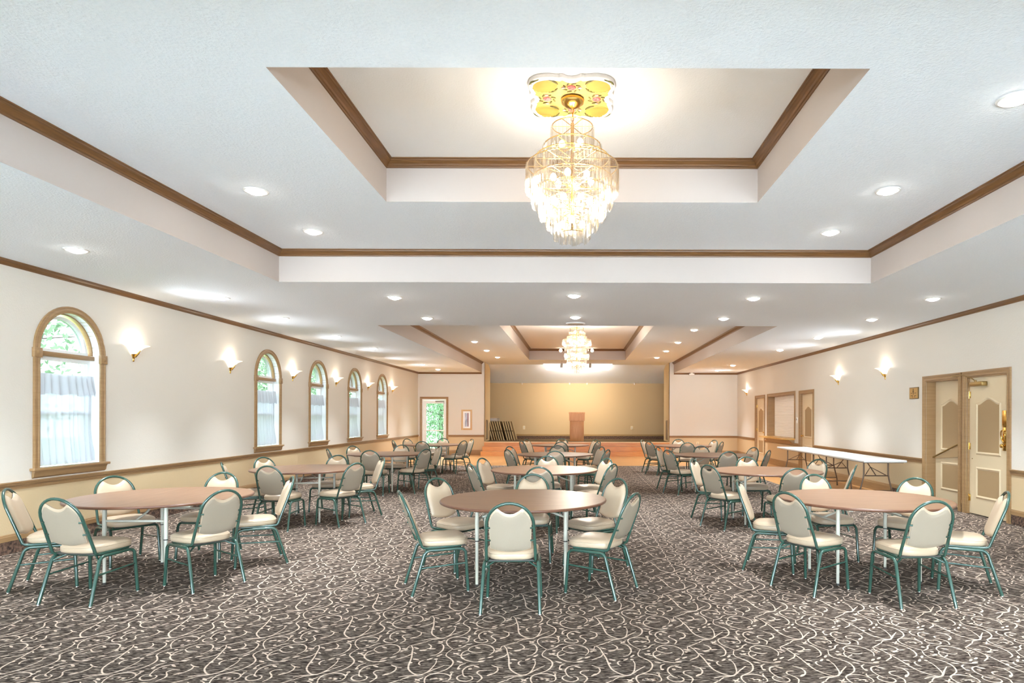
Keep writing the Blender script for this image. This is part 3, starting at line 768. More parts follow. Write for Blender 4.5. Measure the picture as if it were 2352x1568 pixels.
cp = [(.235, -hh - .06), (.0, -hh - .06)] + [(-.30 + .14 - .14 * math.sin(t), -hh - .06 + .14 - .14 * math.cos(t)) for t in [PI / 2 * i / 6 for i in range(7)]]
cp += [(-.30, hh - .0), (-.26, hh + .05), (.0, hh + .12), (0.0, hh - .013), (.235, hh - .013), (.235, -hh + .013), (0, -hh + .013)]
cp = [(.0, -hh - .06)] + cp[2:9] + [(-.30, hh + .02), (-.24, hh + .10), (0, hh + .12)]
MB().prism(cp, .845, .885, 'XY').box(0, .196, -hh + .013, hh - .013, .862, .885).build('counter', M_YEL, hd)
MB().prism([(0, .845), (-.16, .845), (-.02, .72), (0, .70)], -hh + .0, hh, 'XZ').build('counter_bracket', M_TRIM, hd)
# wall thermostat with its display, plaque
t = empty('wall_thermostat', (XR, 17.56, 1.40), 0, 'small white thermostat between the hatch and the door', 'thermostat')
MB().bbox(-.025, 0, -.05, .05, -.08, .08, .005).build('body', M_GLOSSWHITE, t); MB().box(-.027, -.024, -.03, .03, 0, .05).build('display', M_GREYM, t)
pq = empty('sign_plaque', (XR, 11.45, 1.935), 0, 'small square brown plaque with a figure beside the deep doorway', 'sign')
MB().bbox(-.016, 0, -.15, .15, -.105, .105, .003).build('border', mat('dark_bronze', rgb(110, 84, 40), 0.4, 0.3), pq)
MB().box(-.019, -.015, -.135, .135, -.092, .092).build('plate', mat('bronze_plate', rgb(186, 146, 84), 0.35, 0.2), pq)
mb = MB()
mb.prism(ellip((.01, .062), .02, .014, PI / 2), -.0205, -.0188, 'YZ'); mb.prism([(-.015, .045), (.035, .045), (.024, .005), (.016, -.03), (.004, -.03), (-.004, .005)], -.0205, -.0188, 'YZ')
for zz, segs in ((-.0, ((-.09, -.03), (.05, .09))), (-.045, ((-.09, -.02), (.02, .09))), (-.068, ((-.06, -.015), (.02, .055)))):
    for a, b in segs: mb.box(-.0205, -.0188, a, b, zz - .006, zz + .006)
mb.build('figure_and_text', mat('engraved_brown', rgb(104, 78, 40), 0.6), pq)

# ------------------------------------------------------------------ exit door in the far wall
dc = (DE[0] + DE[1]) / 2; hw = (DE[1] - DE[0]) / 2
d = empty('door_5', (dc, YF, 0), 0, 'white glazed exit door with push bar looking onto trees', 'door', kind='structure')
mb = MB(); prof = [(0, 0), (0, -.014), (.03, -.012), (.065, -.024), (.085, -.024), (.085, 0)]
pts = [[(-hw - o, 0), (-hw - o, 2.14 + o), (hw + o, 2.14 + o), (hw + o, 0)] for o, _ in prof]; m = len(prof)
mb.add([(p[i][0], dd, p[i][1]) for i in range(4) for (o, dd), p in zip(prof, pts)], [(i * m + j, (i + 1) * m + j, (i + 1) * m + j + 1, i * m + j + 1) for i in range(3) for j in range(m - 1)])
mb.build('door_casing', M_TRIM, d)
mb = MB(); mb.box(-hw, -hw + .045, .005, .12, 0, 2.14); mb.box(hw - .045, hw, .005, .12, 0, 2.14); mb.box(-hw + .045, hw - .045, .005, .12, 2.095, 2.14)
mb.build('door_jamb', M_WHITE, d)
a, b = -hw + .05, hw - .05
mb = MB(); mb.box(a, a + .10, .03, .075, .01, 2.09); mb.box(b - .06, b, .03, .075, .01, 2.09); mb.box(a + .10, b - .06, .03, .075, 1.97, 2.09); mb.box(a + .10, b - .06, .03, .075, .01, .25)
lf = mb.build('door_leaf', M_WHITE, d)
MB().add([(a + .1, .05, .25), (b - .06, .05, .25), (b - .06, .05, 1.97), (a + .1, .05, 1.97)], [(0, 1, 2, 3)]).build('glass', M_DIMDOOR, lf)
MB().bbox(a + .03, b - .01, -.03, .0, .915, .955, .008).box(a + .03, a + .06, 0, .03, .90, .97).box(b - .04, b - .01, 0, .03, .9, .97).bbox(a + .085, a + .12, -.01, .03, .94, 1.2, .006).build('push_bar', M_GLOSSWHITE, lf)
MB().bbox(.05, b - .03, -.03, .03, 2.02, 2.075, .008).box(b - .05, b - .03, -.01, .03, 1.96, 2.08).build('door_closer', M_GREYM, lf)

# ------------------------------------------------------------------ outside
tag(MB().box(-40, 40, -4.6, 60, -.5, -.25).build('lawn', M_LAWN), 'pale green lawn outside the windows', 'lawn', kind='structure')
tag(MB().box(-40, 40, -40, -4.6, -.5, -.25).build('reflector', mat('reflector_concrete', rgb(226, 228, 230), .8)), 'added pale concrete terrace behind the camera', 'reflector', kind='structure')  # second box: unseen pale ground added to bounce daylight indoors
def make_tree(loc, seed, r, h, label):
    rnd = random.Random(seed)
    t = empty('tree', loc, rnd.random() * 6, label, 'tree', 'trees outside the windows')
    mb = MB().tube([(0, 0, -.3), (.05, .02, h * .35), (0, .05, h * .7)], [.14, .1, .04], 8)
    for i in range(9):
        a = rnd.random() * 6.28; z = h * (.2 + .5 * rnd.random())
        mb.tube([(0, 0, z), (math.cos(a) * r * .5, math.sin(a) * r * .5, z + .3), (math.cos(a) * r * .9, math.sin(a) * r * .9, z + .5 * rnd.random())], [.035, .022, .008], 5)
    mb.build('trunk', M_BARK, t)
    fl = MB()
    for i in range(5200):
        u = rnd.random() ** .4; a = rnd.random() * 6.283; c = rnd.uniform(-1, 1); s = math.sqrt(1 - c * c)
        p = Vector((r * u * s * math.cos(a), r * u * s * math.sin(a), h * .55 + h * .5 * u * c))
        q = Vector((rnd.gauss(0, 1), rnd.gauss(0, 1), rnd.gauss(0, 1))).normalized(); w = q.orthogonal().normalized(); l = .05 + .045 * rnd.random()
        fl.add([p - q * l, p + w * l * .5, p + q * l, p - w * l * .5], [(0, 1, 2, 3)])
    o = fl.build('foliage', M_LEAF, t, recalc=False)
    return t
for i, (x, y, r, h, lab) in enumerate([(-11.5, 11.0, 2.4, 5.5, 'first arched window'), (-10.5, 17.0, 2.2, 5.5, 'second arched window'), (-10.5, 21.5, 2.2, 5.5, 'third arched window'),
        (-10.5, 26.2, 2.1, 5.5, 'fourth arched window'), (-10.5, 31.2, 2.3, 5.5, 'fifth arched window'), (-6.4, 29.6, 1.7, 4.6, 'glazed exit door, nearer the push bar side'), (-6.3, 33.6, 2.0, 5.2, 'glazed exit door, farther back')]):
    make_tree((x, y, -.25), 20 + i, r, h, 'leafy pale green tree seen through the ' + lab)
hr = empty('handrail', (-5.75, 25.6, -.25), 0, 'white handrail outside behind the glazed exit door', 'railing')
MB().tube([(0, 0, 0), (0, 0, 1.15), (.28, 1.6, .5)], .022, 8).tube([(.1, 0, 0), (.16, 0, 1.0), (.40, 1.6, .3)], .018, 8).tube([(.28, 1.6, 0), (.28, 1.6, .5)], .02, 8).build('rails', M_GLOSSWHITE, hr)

# ------------------------------------------------------------------ banquet chairs
def make_chair():
    t = empty('banquet_chair', (0, 0, 0), 0, 'chair', 'chair')
    yb = lambda z: -.125 - .165 * (z - .42) / .445
    # seat
    mb = MB(); n = 40
    def outline(s):
        pts = []
        for i in range(n):
            a = 2 * PI * i / n; c, sn = math.cos(a), math.sin(a)
            ex = 2 / 3.6
            x = math.copysign(abs(c) ** ex, c); y = math.copysign(abs(sn) ** ex, sn)
            hw = .198 + .018 * y
            pts.append((x * hw * s, .08 + y * .205 * s))
        return pts
    rings = [(.90, .398), (.985, .404), (1.0, .418), (1.0, .436), (.985, .450), (.94, .461), (.85, .470), (.6, .477), (.3, .480)]
    vs = [(x, y, z - .012 * max(0, y - .2) * 4) for s, z in rings for x, y in outline(s)]
    fs = [(i * n + j, i * n + (j + 1) % n, (i + 1) * n + (j + 1) % n, (i + 1) * n + j) for i in range(len(rings) - 1) for j in range(n)]
    fs += [tuple(range(n)), tuple(range((len(rings) - 1) * n, len(rings) * n))]
    mb.add(vs, fs, 0, True)
    seat = mb.build('seat', M_VINYL, t)
    # piping seam around the seat
    MB().tube([(x, y, .445) for x, y in outline(.992)], .0035, 5, closed=True).build('seat_piping', M_VINYL, seat)
    MB().box(-.17, .17, -.10, .25, .388, .399).build('seat_board', M_DARKRUB, seat)
    # backrest cushion
    def edge(u):
        x = u * .160; ar = .69 + .162 * math.sqrt(max(0, 1 - (abs(u) ** 2.0) * .985))
        return x, .468 + .032 * u * u, min(ar, .772 + .055 * (abs(u) / .62) ** 2)
    def front(u, v):
        u = u * 2 - 1; x, a, b = edge(u); z = a + (b - a) * v
        th = .034 * (1 - abs(u) ** 5) ** .6 * (1 - abs(2 * v - 1) ** 8) ** .6
        return (x * (1 - .03 * (1 - v)) * 1.0, yb(z) + .002 + th, z)
    def back(u, v):
        u = u * 2 - 1; x, a, b = edge(u); z = a + (b - a) * v
        th = .010 * (1 - abs(u) ** 6) ** .6 * (1 - abs(2 * v - 1) ** 10) ** .6
        return (x * (1 - .03 * (1 - v)), yb(z) - .002 - th, z)
    mb = MB().grid(front, 20, 22); mb.grid(back, 20, 22)
    br = mb.build('backrest', M_VINYL, t)
    def panel(u, v):
        u = (u * 2 - 1) * .97; x, a, b = edge(u); a += .004; b = b - .014; z = a + (b - a) * v
        th = .0125 * (1 - (abs(u) * .97) ** 6) ** .6 * (1 - abs(2 * v - 1) ** 14 * .9) ** .6
        return (x * (1 - .03 * (1 - v)), yb(z) - .0035 - th, z)
    MB().grid(panel, 18, 14).build('back_panel', M_BACKFAB, br)
    # hoop
    def half():
        p = [(.176, .21, .392), (.18, .05, .392), (.184, -.075, .392), (.186, -.105, .396), (.187, -.122, .408), (.187, yb(.44), .44), (.184, yb(.52), .52), (.180, yb(.62), .62)]
        for i in range(0, 9):
            a = PI / 2 * i / 9
            z = .685 + .172 * math.sin(a); p.append((.177 * math.cos(a), yb(z), z))
        return p
    hp = half(); full = hp + [(0, yb(.857), .857)] + [(-x, y, z) for x, y, z in reversed(hp)]
    hoop = MB().tube(full, .0122, 8).build('back_hoop', M_GREEN, t)
    for s in (-1, 1):
        for z in (.565, .665):
            MB().tube([(s * .182, yb(z) - .004, z), (s * .150, yb(z) - .015, z)], [.006, .0075], 6).build('back_bracket', M_GREEN, hoop)
    # leg frames: rear leg, front leg, stretcher for each side; top rail belongs to the seat frame
    for s in (-1, 1):
        for nm, pts in (('rear', [(s * .206, .02, .374), (s * .206, -.06, .374), (s * .207, -.085, .366), (s * .209, -.105, .345), (s * .224, -.205, .012)]),
                        ('front', [(s * .206, .02, .374), (s * .206, .19, .376), (s * .207, .222, .368), (s * .208, .242, .345), (s * .220, .262, .012)])):
            lg = MB().tube(pts, .0138, 8).build('leg', M_GREEN, t)
            x, y, z = pts[-1]
            MB().lathe([(.0001, 0), (.012, 0), (.013, .004), (.0125, .016), (.0001, .016)], (x, y, 0), 10).build('glide', M_CHROME, lg)
        MB().tube([(s * .214, -.138, .232), (s * .212, .248, .250)], .008, 8).build('stretcher', M_GREEN, t)
    MB().tube([(-.206, .20, .374), (.206, .20, .374)], .010, 8).build('seat_bar', M_GREEN, t)
    mb = MB().tube([(-.206, -.05, .378), (.206, -.05, .378)], .010, 8)
    for s in (-1, 1):
        mb.tube([(s * .210, -.108, .335), (s * .13, -.055, .378)], .008, 8)
    mb.build('seat_bar', M_GREEN, t)
    return t
CHAIR = make_chair(); first_chair = [True]
CH_R = 1.15; APEX = .285
def put_chair(cx, cy, ang, rad, twist, label):
    x = cx + rad * math.cos(ang); y = cy + rad * math.sin(ang)
    dist = rad - APEX
    px, py = cx + dist * math.cos(ang), cy + dist * math.sin(ang)
    rz = ang + PI / 2 + twist
    global CHAIR
    if first_chair[0]:
        first_chair[0] = False; CHAIR.location = (px, py, 0); CHAIR.rotation_euler = (0, 0, rz); CHAIR['label'] = label; CHAIR['group'] = 'banquet chairs around the round tables'
    else:
        dup(CHAIR, (px, py, 0), rz, label, 'banquet chairs around the round tables')

# ------------------------------------------------------------------ round tables
def make_table():
    t = empty('round_table', (0, 0, 0), 0, 'table', 'table')
    MB().lathe([(.0001, .740), (.4, .740), (.752, .740), (.752, .722), (.0001, .720)], n=72, smooth=False).build('tabletop', M_LAM, t)
    MB().lathe([(.750, .7395), (.757, .7395), (.7625, .735), (.7635, .728), (.760, .719), (.750, .716), (.735, .718), (.735, .7195)], n=72).build('edge_band', M_EDGE, t)
    lx, ly = .39, .272
    for sx in (-1, 1):
        rail = MB().bbox(sx * lx - .02, sx * lx + .02, -.50, .50, .69, .719, .004)
        rail.build('support_rail', M_TLEG, t)
        MB().tube([(sx * lx, -ly, .565), (sx * lx, ly, .565)], .011, 8).build('crossbar', M_TLEG, t)
        MB().tube([(sx * lx, 0, .565), (sx * .24, 0, .62), (sx * .12, 0, .705)], .010, 8).box(sx * .12 - .03, sx * .12 + .03, -.03, .03, .70, .719).build('folding_brace', M_TLEG, t)
        for sy in (-1, 1):
            lg = MB().tube([(sx * lx, sy * ly, .70), (sx * lx, sy * ly, .40)], .0175, 12).tube([(sx * lx, sy * ly, .40), (sx * lx, sy * ly, .02)], [.0150, .0135], 12).build('leg', M_TLEG, t)
            MB().lathe([(.0186, .396), (.0186, .406)], (sx * lx, sy * ly, 0), 12).build('leg_collar', M_DARKRUB, lg)
            MB().lathe([(.0001, 0), (.015, 0), (.0155, .02), (.0001, .021)], (sx * lx, sy * ly, 0), 12).build('leg_cap', M_DARKRUB, lg)
    for sy in (-1, 1):
        MB().bbox(-.41, .41, sy * .46 - .012, sy * .46 + .012, .694, .719, .003).build('apron_rail', M_TLEG, t)
    return t
TABLE = make_table()
ROWS = {'window': [(-3.92, 5.98), (-3.91, 9.13), (-3.86, 12.74), (-3.86, 16.85)],
        'middle': [(-.50, 5.84), (-.48, 9.06), (-.46, 12.70), (-.47, 16.76)],
        'door': [(2.68, 5.94), (2.67, 8.96), (2.71, 12.63), (2.73, 16.58)]}
NTH = ['front', 'second', 'third', 'last']
POS = {-150: 'window side near end', 150: 'window side far end', -90: 'back turned to camera', 90: 'far side facing camera', -30: 'door side near end', 30: 'door side far end'}
# measured (angle, radius) of the chairs at the three front tables
FRONT = {'window': {-150: (-153, 1.15), 150: (146, 1.16), -90: (-95, 1.13), 90: (93, 1.12), -30: (-32, 1.04), 30: (36, 1.13)},
         'middle': {-150: (-156, 1.12), 150: (146, 1.18), -90: (-91, 1.17), 90: (90, 1.14), -30: (-30, 1.13), 30: (36, 1.15)},
         'door': {-150: (-148, 1.08), 150: (156, 1.16), -90: (-87, 1.10), 90: (92, 1.10), -30: (-26, 1.14), 30: (38, 1.15)}}
XOFF = {  # lateral place of each hoop apex for the rows behind
 ('window', 1): {-150: -4.84, -90: -3.94, 150: -4.83, -30: -3.05, 30: -3.0, 90: -3.9}, ('window', 2): {-150: -4.84, -90: -3.85, 150: -4.74, -30: -2.93, 30: -2.90, 90: -3.88}, ('window', 3): {-150: -4.78, -90: -3.90, 150: -4.65, -30: -2.96, 30: -2.92, 90: -3.85},
 ('middle', 1): {-150: -1.46, -90: -.49, 150: -1.46, -30: .48, 30: .46, 90: -.48}, ('middle', 2): {-150: -1.34, -90: -.41, 150: -1.46, -30: .57, 30: .50, 90: -.46}, ('middle', 3): {-150: -1.46, -90: -.43, 150: -1.43, -30: .53, 30: .49, 90: -.46},
 ('door', 1): {-150: 1.72, -90: 2.71, 150: 1.72, -30: 3.70, 30: 3.64, 90: 2.70}, ('door', 2): {-150: 1.70, -90: 2.74, 150: 1.66, -30: 3.66, 30: 3.67, 90: 2.68}, ('door', 3): {-150: 1.78, -90: 2.70, 150: 1.74, -30: 3.66, 30: 3.70, 90: 2.82}}
TROT = {('window', 0): PI / 2 + .0, ('middle', 0): 0.0, ('door', 0): .10, ('window', 1): PI / 2 + .12, ('middle', 1): -.03, ('door', 1): .06, ('window', 2): PI / 2 - .1, ('middle', 2): .02, ('door', 2): -.05, ('window', 3): PI / 2, ('middle', 3): 0, ('door', 3): .08}
rnd = random.Random(3)
firstt = True
for row, tabs in ROWS.items():
    for i, (cx, cy) in enumerate(tabs):
        lab = 'round brown laminate folding table, %s in the %s row' % (NTH[i], row)
        if firstt:
            firstt = False; TABLE.location = (cx, cy, 0); TABLE.rotation_euler = (0, 0, TROT[(row, i)]); tag(TABLE, lab, 'table', 'round banquet tables')
        else:
            dup(TABLE, (cx, cy, 0), TROT[(row, i)], lab, 'round banquet tables')
        for p, txt in POS.items():
            if i == 0: a, r = FRONT[row][p]
            else:
                x = XOFF[(row, i)][p] - cx; yy = 1.13 * math.sin(math.radians(p))
                if abs(p) == 90: yy *= .98
                a, r = math.degrees(math.atan2(yy, x)), math.hypot(x, yy)
                r = min(max(r, 1.08), 1.2)
            put_chair(cx, cy, math.radians(a), r, math.radians(rnd.uniform(-4, 4)), 'cream padded green-framed chair, %s of the %s %s row table' % (txt, NTH[i], row))

# ------------------------------------------------------------------ white folding tables along the door wall
def make_ftable(loc, label):
    t = empty('folding_table', loc, 0, label, 'table', 'white folding tables')
    L, W = 1.22, .38
    MB().bbox(-W, W, -L, L, .70, .742, .014, seg=3).build('tabletop', M_FOLD, t)
    MB().box(-W + .04, W - .04, -L + .05, L - .05, .69, .701).build('underframe', M_BRNLEG, t)
    for s in (-1, 1):
        y = s * .86; mb = MB()
        for q in (-1, 1):
            lg = MB().tube([(q * .22, y, .70), (q * .22, y, .46), (q * .235, y, .38), (q * .29, y, .16), (q * .30, y, .012)], .0135, 10).build('leg', M_BRNLEG, t)
            MB().lathe([(.0001, 0), (.017, 0), (.017, .014), (.0001, .016)], (q * .30, y, 0), 10).build('foot_cap', M_DARKRUB, lg)
        MB().tube([(-.285, y, .17), (.285, y, .17)], .010, 8).tube([(-.222, y, .44), (.222, y, .44)], .010, 8).build('crossbar', M_BRNLEG, t)
        MB().tube([(0, y, .44), (0, y - s * .22, .58), (0, y - s * .42, .695)], .009, 8).tube([(-.2, y, .44), (0, y - s * .22, .58), (.2, y, .44)], .008, 8).build('brace', M_BRNLEG, t)
    return t
make_ftable((5.38, 12.26, 0), 'long white folding table against the wall, end nearer the deep doorway')
make_ftable((5.40, 14.74, 0), 'long white folding table against the wall, in front of the hatch-side door')

# ------------------------------------------------------------------ sconces
def make_sconce():
    t = empty('wall_sconce', (0, 0, 0), 0, 'sconce', 'sconce')    # faces +X, wall at x=0
    prof = [(.040, -.115), (.055, -.105), (.078, -.08), (.10, -.05), (.13, -.022), (.168, -.004), (.20, .006), (.198, .010), (.165, .002), (.125, -.014), (.09, -.045), (.05, -.098)]
    MB().lathe([(r, z) for r, z in prof], (0, 0, 0), 28, a0=-PI / 2, a1=PI / 2).build('glass_shade', M_SHADE, t)
    mb = MB().lathe([(.0001, -.215), (.012, -.21), (.016, -.20), (.012, -.19), (.02, -.16), (.034, -.128), (.046, -.108)], (0.004, 0, 0), 16, a0=-PI / 2, a1=PI / 2)
    mb.tube([(.03, 0, -.15), (.075, 0, -.10), (.105, 0, -.06)], [.014, .012, .004], 8)
    mb.build('brass_bracket', M_BRASS, t)
    MB().sphere((.085, 0, -.005), .022).build('bulb', M_BULB, t)
    light('sconce_lamp', 'POINT', (.095, 0, .05), .7, WARM, t, shadow_soft_size=.03)
    l = light('sconce_uplight', 'SPOT', (.12, 0, .03), 20, (.86, .93, 1), t, shadow_soft_size=.05)
    l.rotation_euler = (0, math.radians(180 + 80), 0); l.data.spot_size = math.radians(112); l.data.spot_blend = 1.0
    return t
S0 = make_sconce(); S0.location = (XL + .002, 8.70, 2.45)
tag(S0, 'bowl wall sconce just past the first arched window', 'sconce', 'wall sconces')
for y, lab in ((11.12, 'bowl wall sconce just before the second arched window'), (13.55, 'bowl wall sconce between the second and third arched windows'), (15.97, 'bowl wall sconce between the third and fourth arched windows'),
               (18.40, 'bowl wall sconce between the fourth and fifth arched windows'), (20.80, 'bowl wall sconce past the last arched window')):
    s = dup(S0, (XL + .002, y, 2.45), 0, lab)
for y, lab in ((12.53, 'bowl wall sconce above the white tables, nearer the plaque'), (14.78, 'bowl wall sconce above the white tables, nearer the hatch'), (22.78, 'bowl wall sconce by the corner beyond the last door')):
    s = dup(S0, (XR - .002, y, 2.46), PI, lab)

# ------------------------------------------------------------------ recessed downlights
def make_down():
    t = empty('downlight', (0, 0, 0), 0, 'downlight', 'downlight')
    MB().lathe([(.080, -.004), (.086, -.010), (.104, -.008), (.110, 0)], n=28).build('trim_ring', M_GLOSSWHITE, t)
    MB().lathe([(.0001, -.034), (.03, -.032), (.055, -.024), (.072, -.013), (.081, -.004)], n=24).build('lens', M_LENS, t)
    l = light('downlight_lamp', 'SPOT', (0, 0, -.05), 150, (.86, .94, 1), t, shadow_soft_size=.06)
    l.data.spot_size = math.radians(75); l.data.spot_blend = 1.0
    return t
DL = make_down(); DL.location = (-5.06, 6.36, Z0)
tag(DL, 'recessed downlight over the window aisle, first from the camera', 'downlight', 'recessed downlights')
NUM = ['first', 'second', 'third', 'fourth', 'fifth', 'sixth', 'seventh', 'eighth']
def dls(xs, z, txt, start=0):
    for i, (x, y) in enumerate(xs):
        dup(DL, (x, y, z), 0, 'recessed downlight %s, %s from the camera' % (txt, NUM[i + start]))
dls([(-5.05, 8.94), (-5.05, 10.78), (-5.08, 13.25), (-5.07, 15.6), (-5.06, 20.5), (-5.02, 22.6)], Z0, 'over the window aisle', 1)
dls([(4.98, 8.87), (5.0, 10.76), (5.04, 13.28), (5.03, 15.75), (5.02, 20.5), (5.02, 22.8)], Z0, 'over the door aisle')
for x, y, lab in ((-2.58, 8.87, 'window-side downlight of the first row between the ceiling trays'), (-.06, 8.71, 'middle downlight of the first row between the ceiling trays'), (2.46, 8.87, 'door-side downlight of the first row between the ceiling trays'),
                  (-2.57, 10.74, 'window-side downlight of the second row between the ceiling trays'), (-.05, 10.6, 'middle downlight of the second row between the ceiling trays'), (2.46, 10.7, 'door-side downlight of the second row between the ceiling trays')):
    dup(DL, (x, y, Z0), 0, lab)
dls([(-2.96, 5.79), (-2.97, 7.06)], Z1, 'in the front tray, window side')
dls([(2.82, 4.08), (2.81, 5.74), (2.81, 7.04)], Z1, 'in the front tray, door side')
dls([(-2.88, 17.5), (-2.88, 19.85), (-2.83, 22.1)], Z1, 'in the rear tray, window side')
dls([(2.75, 15.0), (2.77, 17.55), (2.77, 19.9), (2.75, 22.1)], Z1, 'in the rear tray, door side')
v = empty('ceiling_speaker', (-.05, 11.32, Z0), 0, 'round white ceiling speaker between the trays above the rear chandelier', 'speaker')
MB().lathe([(.0001, -.012), (.11, -.016), (.15, -.014), (.165, -.006), (.17, 0)], n=32).build('grille', M_GREYM, v); MB().lathe([(.14, -.018), (.15, -.02), (.168, -.012), (.175, 0)], n=32).build('ring', M_GLOSSWHITE, v)

# ------------------------------------------------------------------ chandeliers
def prism_mesh(mb, c, ang, L, w):
    """one hanging acrylic bar: V section, slanted foot"""
    ca, sa = math.cos(ang), math.sin(ang)
    sec = [(-w / 2, 0), (0, w * .55), (w / 2, 0), (0, w * .18)]
    def P(s, z): return (c[0] - s[0] * sa + s[1] * ca, c[1] + s[0] * ca + s[1] * sa, z)
    vs = [P(s, c[2]) for s in sec] + [P(s, c[2] - L + (.018 if i == 1 else (0 if i != 3 else .012))) for i, s in enumerate(sec)]
    mb.add(vs, [(0, 1, 5, 4), (1, 2, 6, 5), (2, 3, 7, 6), (3, 0, 4, 7), (0, 3, 2, 1), (4, 5, 6, 7)])
def make_chandelier(loc, tiers, bulbs, ztop, label, w, nparts, power):
    t = empty('chandelier', loc, 0, label, 'chandelier', None)   # origin on the ceiling
    MB().lathe([(.0001, -.10), (.012, -.098), (.05, -.085), (.085, -.055), (.09, -.035), (.075, -.03), (.08, -.012), (.09, 0)], n=28).build('canopy', M_BRASS, t)
    mb = MB(); zc = -.10; i = 0
    while zc > ztop + .0:
        a = i % 2 * PI / 2
        mb.tube([(math.cos(a) * .011 * math.sin(q), math.sin(a) * .011 * math.sin(q), zc - .018 + .02 * math.cos(q)) for q in [2 * PI * j / 10 for j in range(10)]], .0028, 5, closed=True)
        zc -= .030; i += 1
    mb.tube([(0.004, 0, -.1), (0.004, .003, ztop)], .003, 5)
    mb.build('chain', M_BRASS, t)
    zb = min(z - L for r, z, L in tiers)
    mb = MB().tube([(0, 0, ztop + .01), (0, 0, zb + .12)], .014, 10)
    for r, z, L in tiers:
        mb.tube([(r * math.cos(2 * PI * j / 36), r * math.sin(2 * PI * j / 36), z + .004) for j in range(36)], .004, 5, closed=True)
        for j in range(6):
            a = PI / 3 * j; mb.tube([(0, 0, z + .004), (r * math.cos(a), r * math.sin(a), z + .004)], .003, 5)
    mb.build('frame', M_BRASS, t)
    rest = MB(); parts = []
    for ti, (r, z, L) in enumerate(tiers):
        n = max(6, int(2 * PI * r / (w * 1.28)))
        for j in range(n):
            a = 2 * PI * (j + .5 * (ti % 2)) / n
            parts.append((-math.sin(a) * r * L, (r * math.cos(a), r * math.sin(a), z), a, L * (1 + .03 * ((j * 7) % 3 - 1))))
    parts.sort(key=lambda p: -p[0])
    for q, (k_, c, a, L) in enumerate(parts):
        if q < nparts:
            m = MB(); prism_mesh(m, c, a, L, w); m.build('crystal_prism', M_CRYS, t)
        else:
            prism_mesh(rest, c, a, L, w)
    o = rest.build('crystal_prism', M_CRYS, t); o['kind'] = 'stuff'
    for j, (r, z, a) in enumerate(bulbs):
        x, y = r * math.cos(a), r * math.sin(a)
        b = MB().sphere((x, y, z), .024, 12, 8, sz=1.25).build('bulb', M_BULB, t)
        MB().tube([(0, 0, z - .05), (x, y, z - .05), (x, y, z - .02)], [.005, .005, .011], 6).build('lamp_holder', M_BRASS, b)
        if j % 2 == 0 and j > 3:
            light('chandelier_lamp', 'POINT', (x, y, z), power, WARM, t, shadow_soft_size=.04)
    return t
T = [(.155, 3.72, .25), (.215, 3.57, .24), (.28, 3.475, .24), (.345, 3.415, .215), (.30, 3.32, .22), (.245, 3.245, .235), (.19, 3.15, .22), (.13, 3.07, .225), (.06, 3.0, .175)]
B = [(.085, 3.60, PI * .9), (.085, 3.58, -PI * .25), (.085, 3.6, PI / 3)] + [(.15, 3.32, PI / 3 * q + .3) for q in range(6)] + [(.13, 3.15, PI / 3 * q) for q in range(6)] + [(.09, 2.985, 2 * PI / 3 * q + .5) for q in range(3)]
make_chandelier((-.05, 4.845, Z2), [(r, z - Z2, L) for r, z, L in T], [(r, z - Z2, a) for r, z, a in B], 3.74 - Z2, 'large lit crystal chandelier hanging from the painted medallion in the front tray', .027, 100, 7)
T = [(.17, 3.80, .15), (.21, 3.68, .15), (.25, 3.58, .15), (.36, 3.49, .16), (.31, 3.36, .16), (.245, 3.24, .12), (.305, 3.12, .16), (.245, 2.99, .13), (.19, 2.90, .13), (.12, 2.80, .12), (.06, 2.72, .10)]
B = [(.10, 3.70, 2 * PI / 3 * q + .2) for q in range(3)] + [(.18, 3.42, PI / 3 * q + .3) for q in range(6)] + [(.13, 3.1, PI / 3 * q) for q in range(6)] + [(.08, 2.88, 2 * PI / 3 * q + .5) for q in range(3)]
make_chandelier((-.04, 16.5, Z2), [(r, z - Z2, L) for r, z, L in T], [(r, z - Z2, a) for r, z, a in B], 3.82 - Z2, 'smaller lit crystal chandelier hanging in the rear tray before the stage', .034, 0, 24)

# painted ceiling medallion
md = empty('ceiling_medallion', (-.055, 4.845, Z2), 0, 'yellow painted plaster medallion with red flowers around the chandelier canopy', 'medallion')
KEY = [(0, .285), (6, .292), (11, .318), (13, .335), (15.5, .321), (19, .328), (28, .366), (38, .391), (45, .397), (52, .391), (62, .366), (71, .328), (74.5, .321), (77, .335), (79, .318), (84, .292), (90, .285)]
def outl(s, n=180, add=0.0):
    pts = []
    for i in range(n):
        d = (360.0 * i / n); q = d % 90
        for (a, ra), (b, rb) in zip(KEY, KEY[1:]):
            if a <= q <= b:
                u = (q - a) / (b - a); r = ra + (rb - ra) * u; break
        pts.append(((r * s + add) * math.cos(math.radians(d)), (r * s + add) * math.sin(math.radians(d))))
    return pts
n = 180; mb = MB()
rings = [(0.0, 0), (0.0, -.022), (-.010, -.030), (-.018, -.026), (-.022, -.036), (-.032, -.036), (-.040, -.024)]
vs = [(x, y, z) for o, z in rings for x, y in outl(1.0, n, o)]
mb.add(vs, [(i * n + j, i * n + (j + 1) % n, (i + 1) * n + (j + 1) % n, (i + 1) * n + j) for i in range(len(rings) - 1) for j in range(n)], 0, True)
mb.build('plaster_rim', mat('plaster_white', rgb(240, 234, 230), 0.7), md)
MB().add([(x, y, -.024) for x, y in outl(1.0, n, -.036)], [tuple(range(n))]).build('painted_panel', mat('pale_yellow_paint', rgb(214, 174, 104), 0.6, col2=rgb(208, 164, 88), scale=(20, 20, 20)), md)
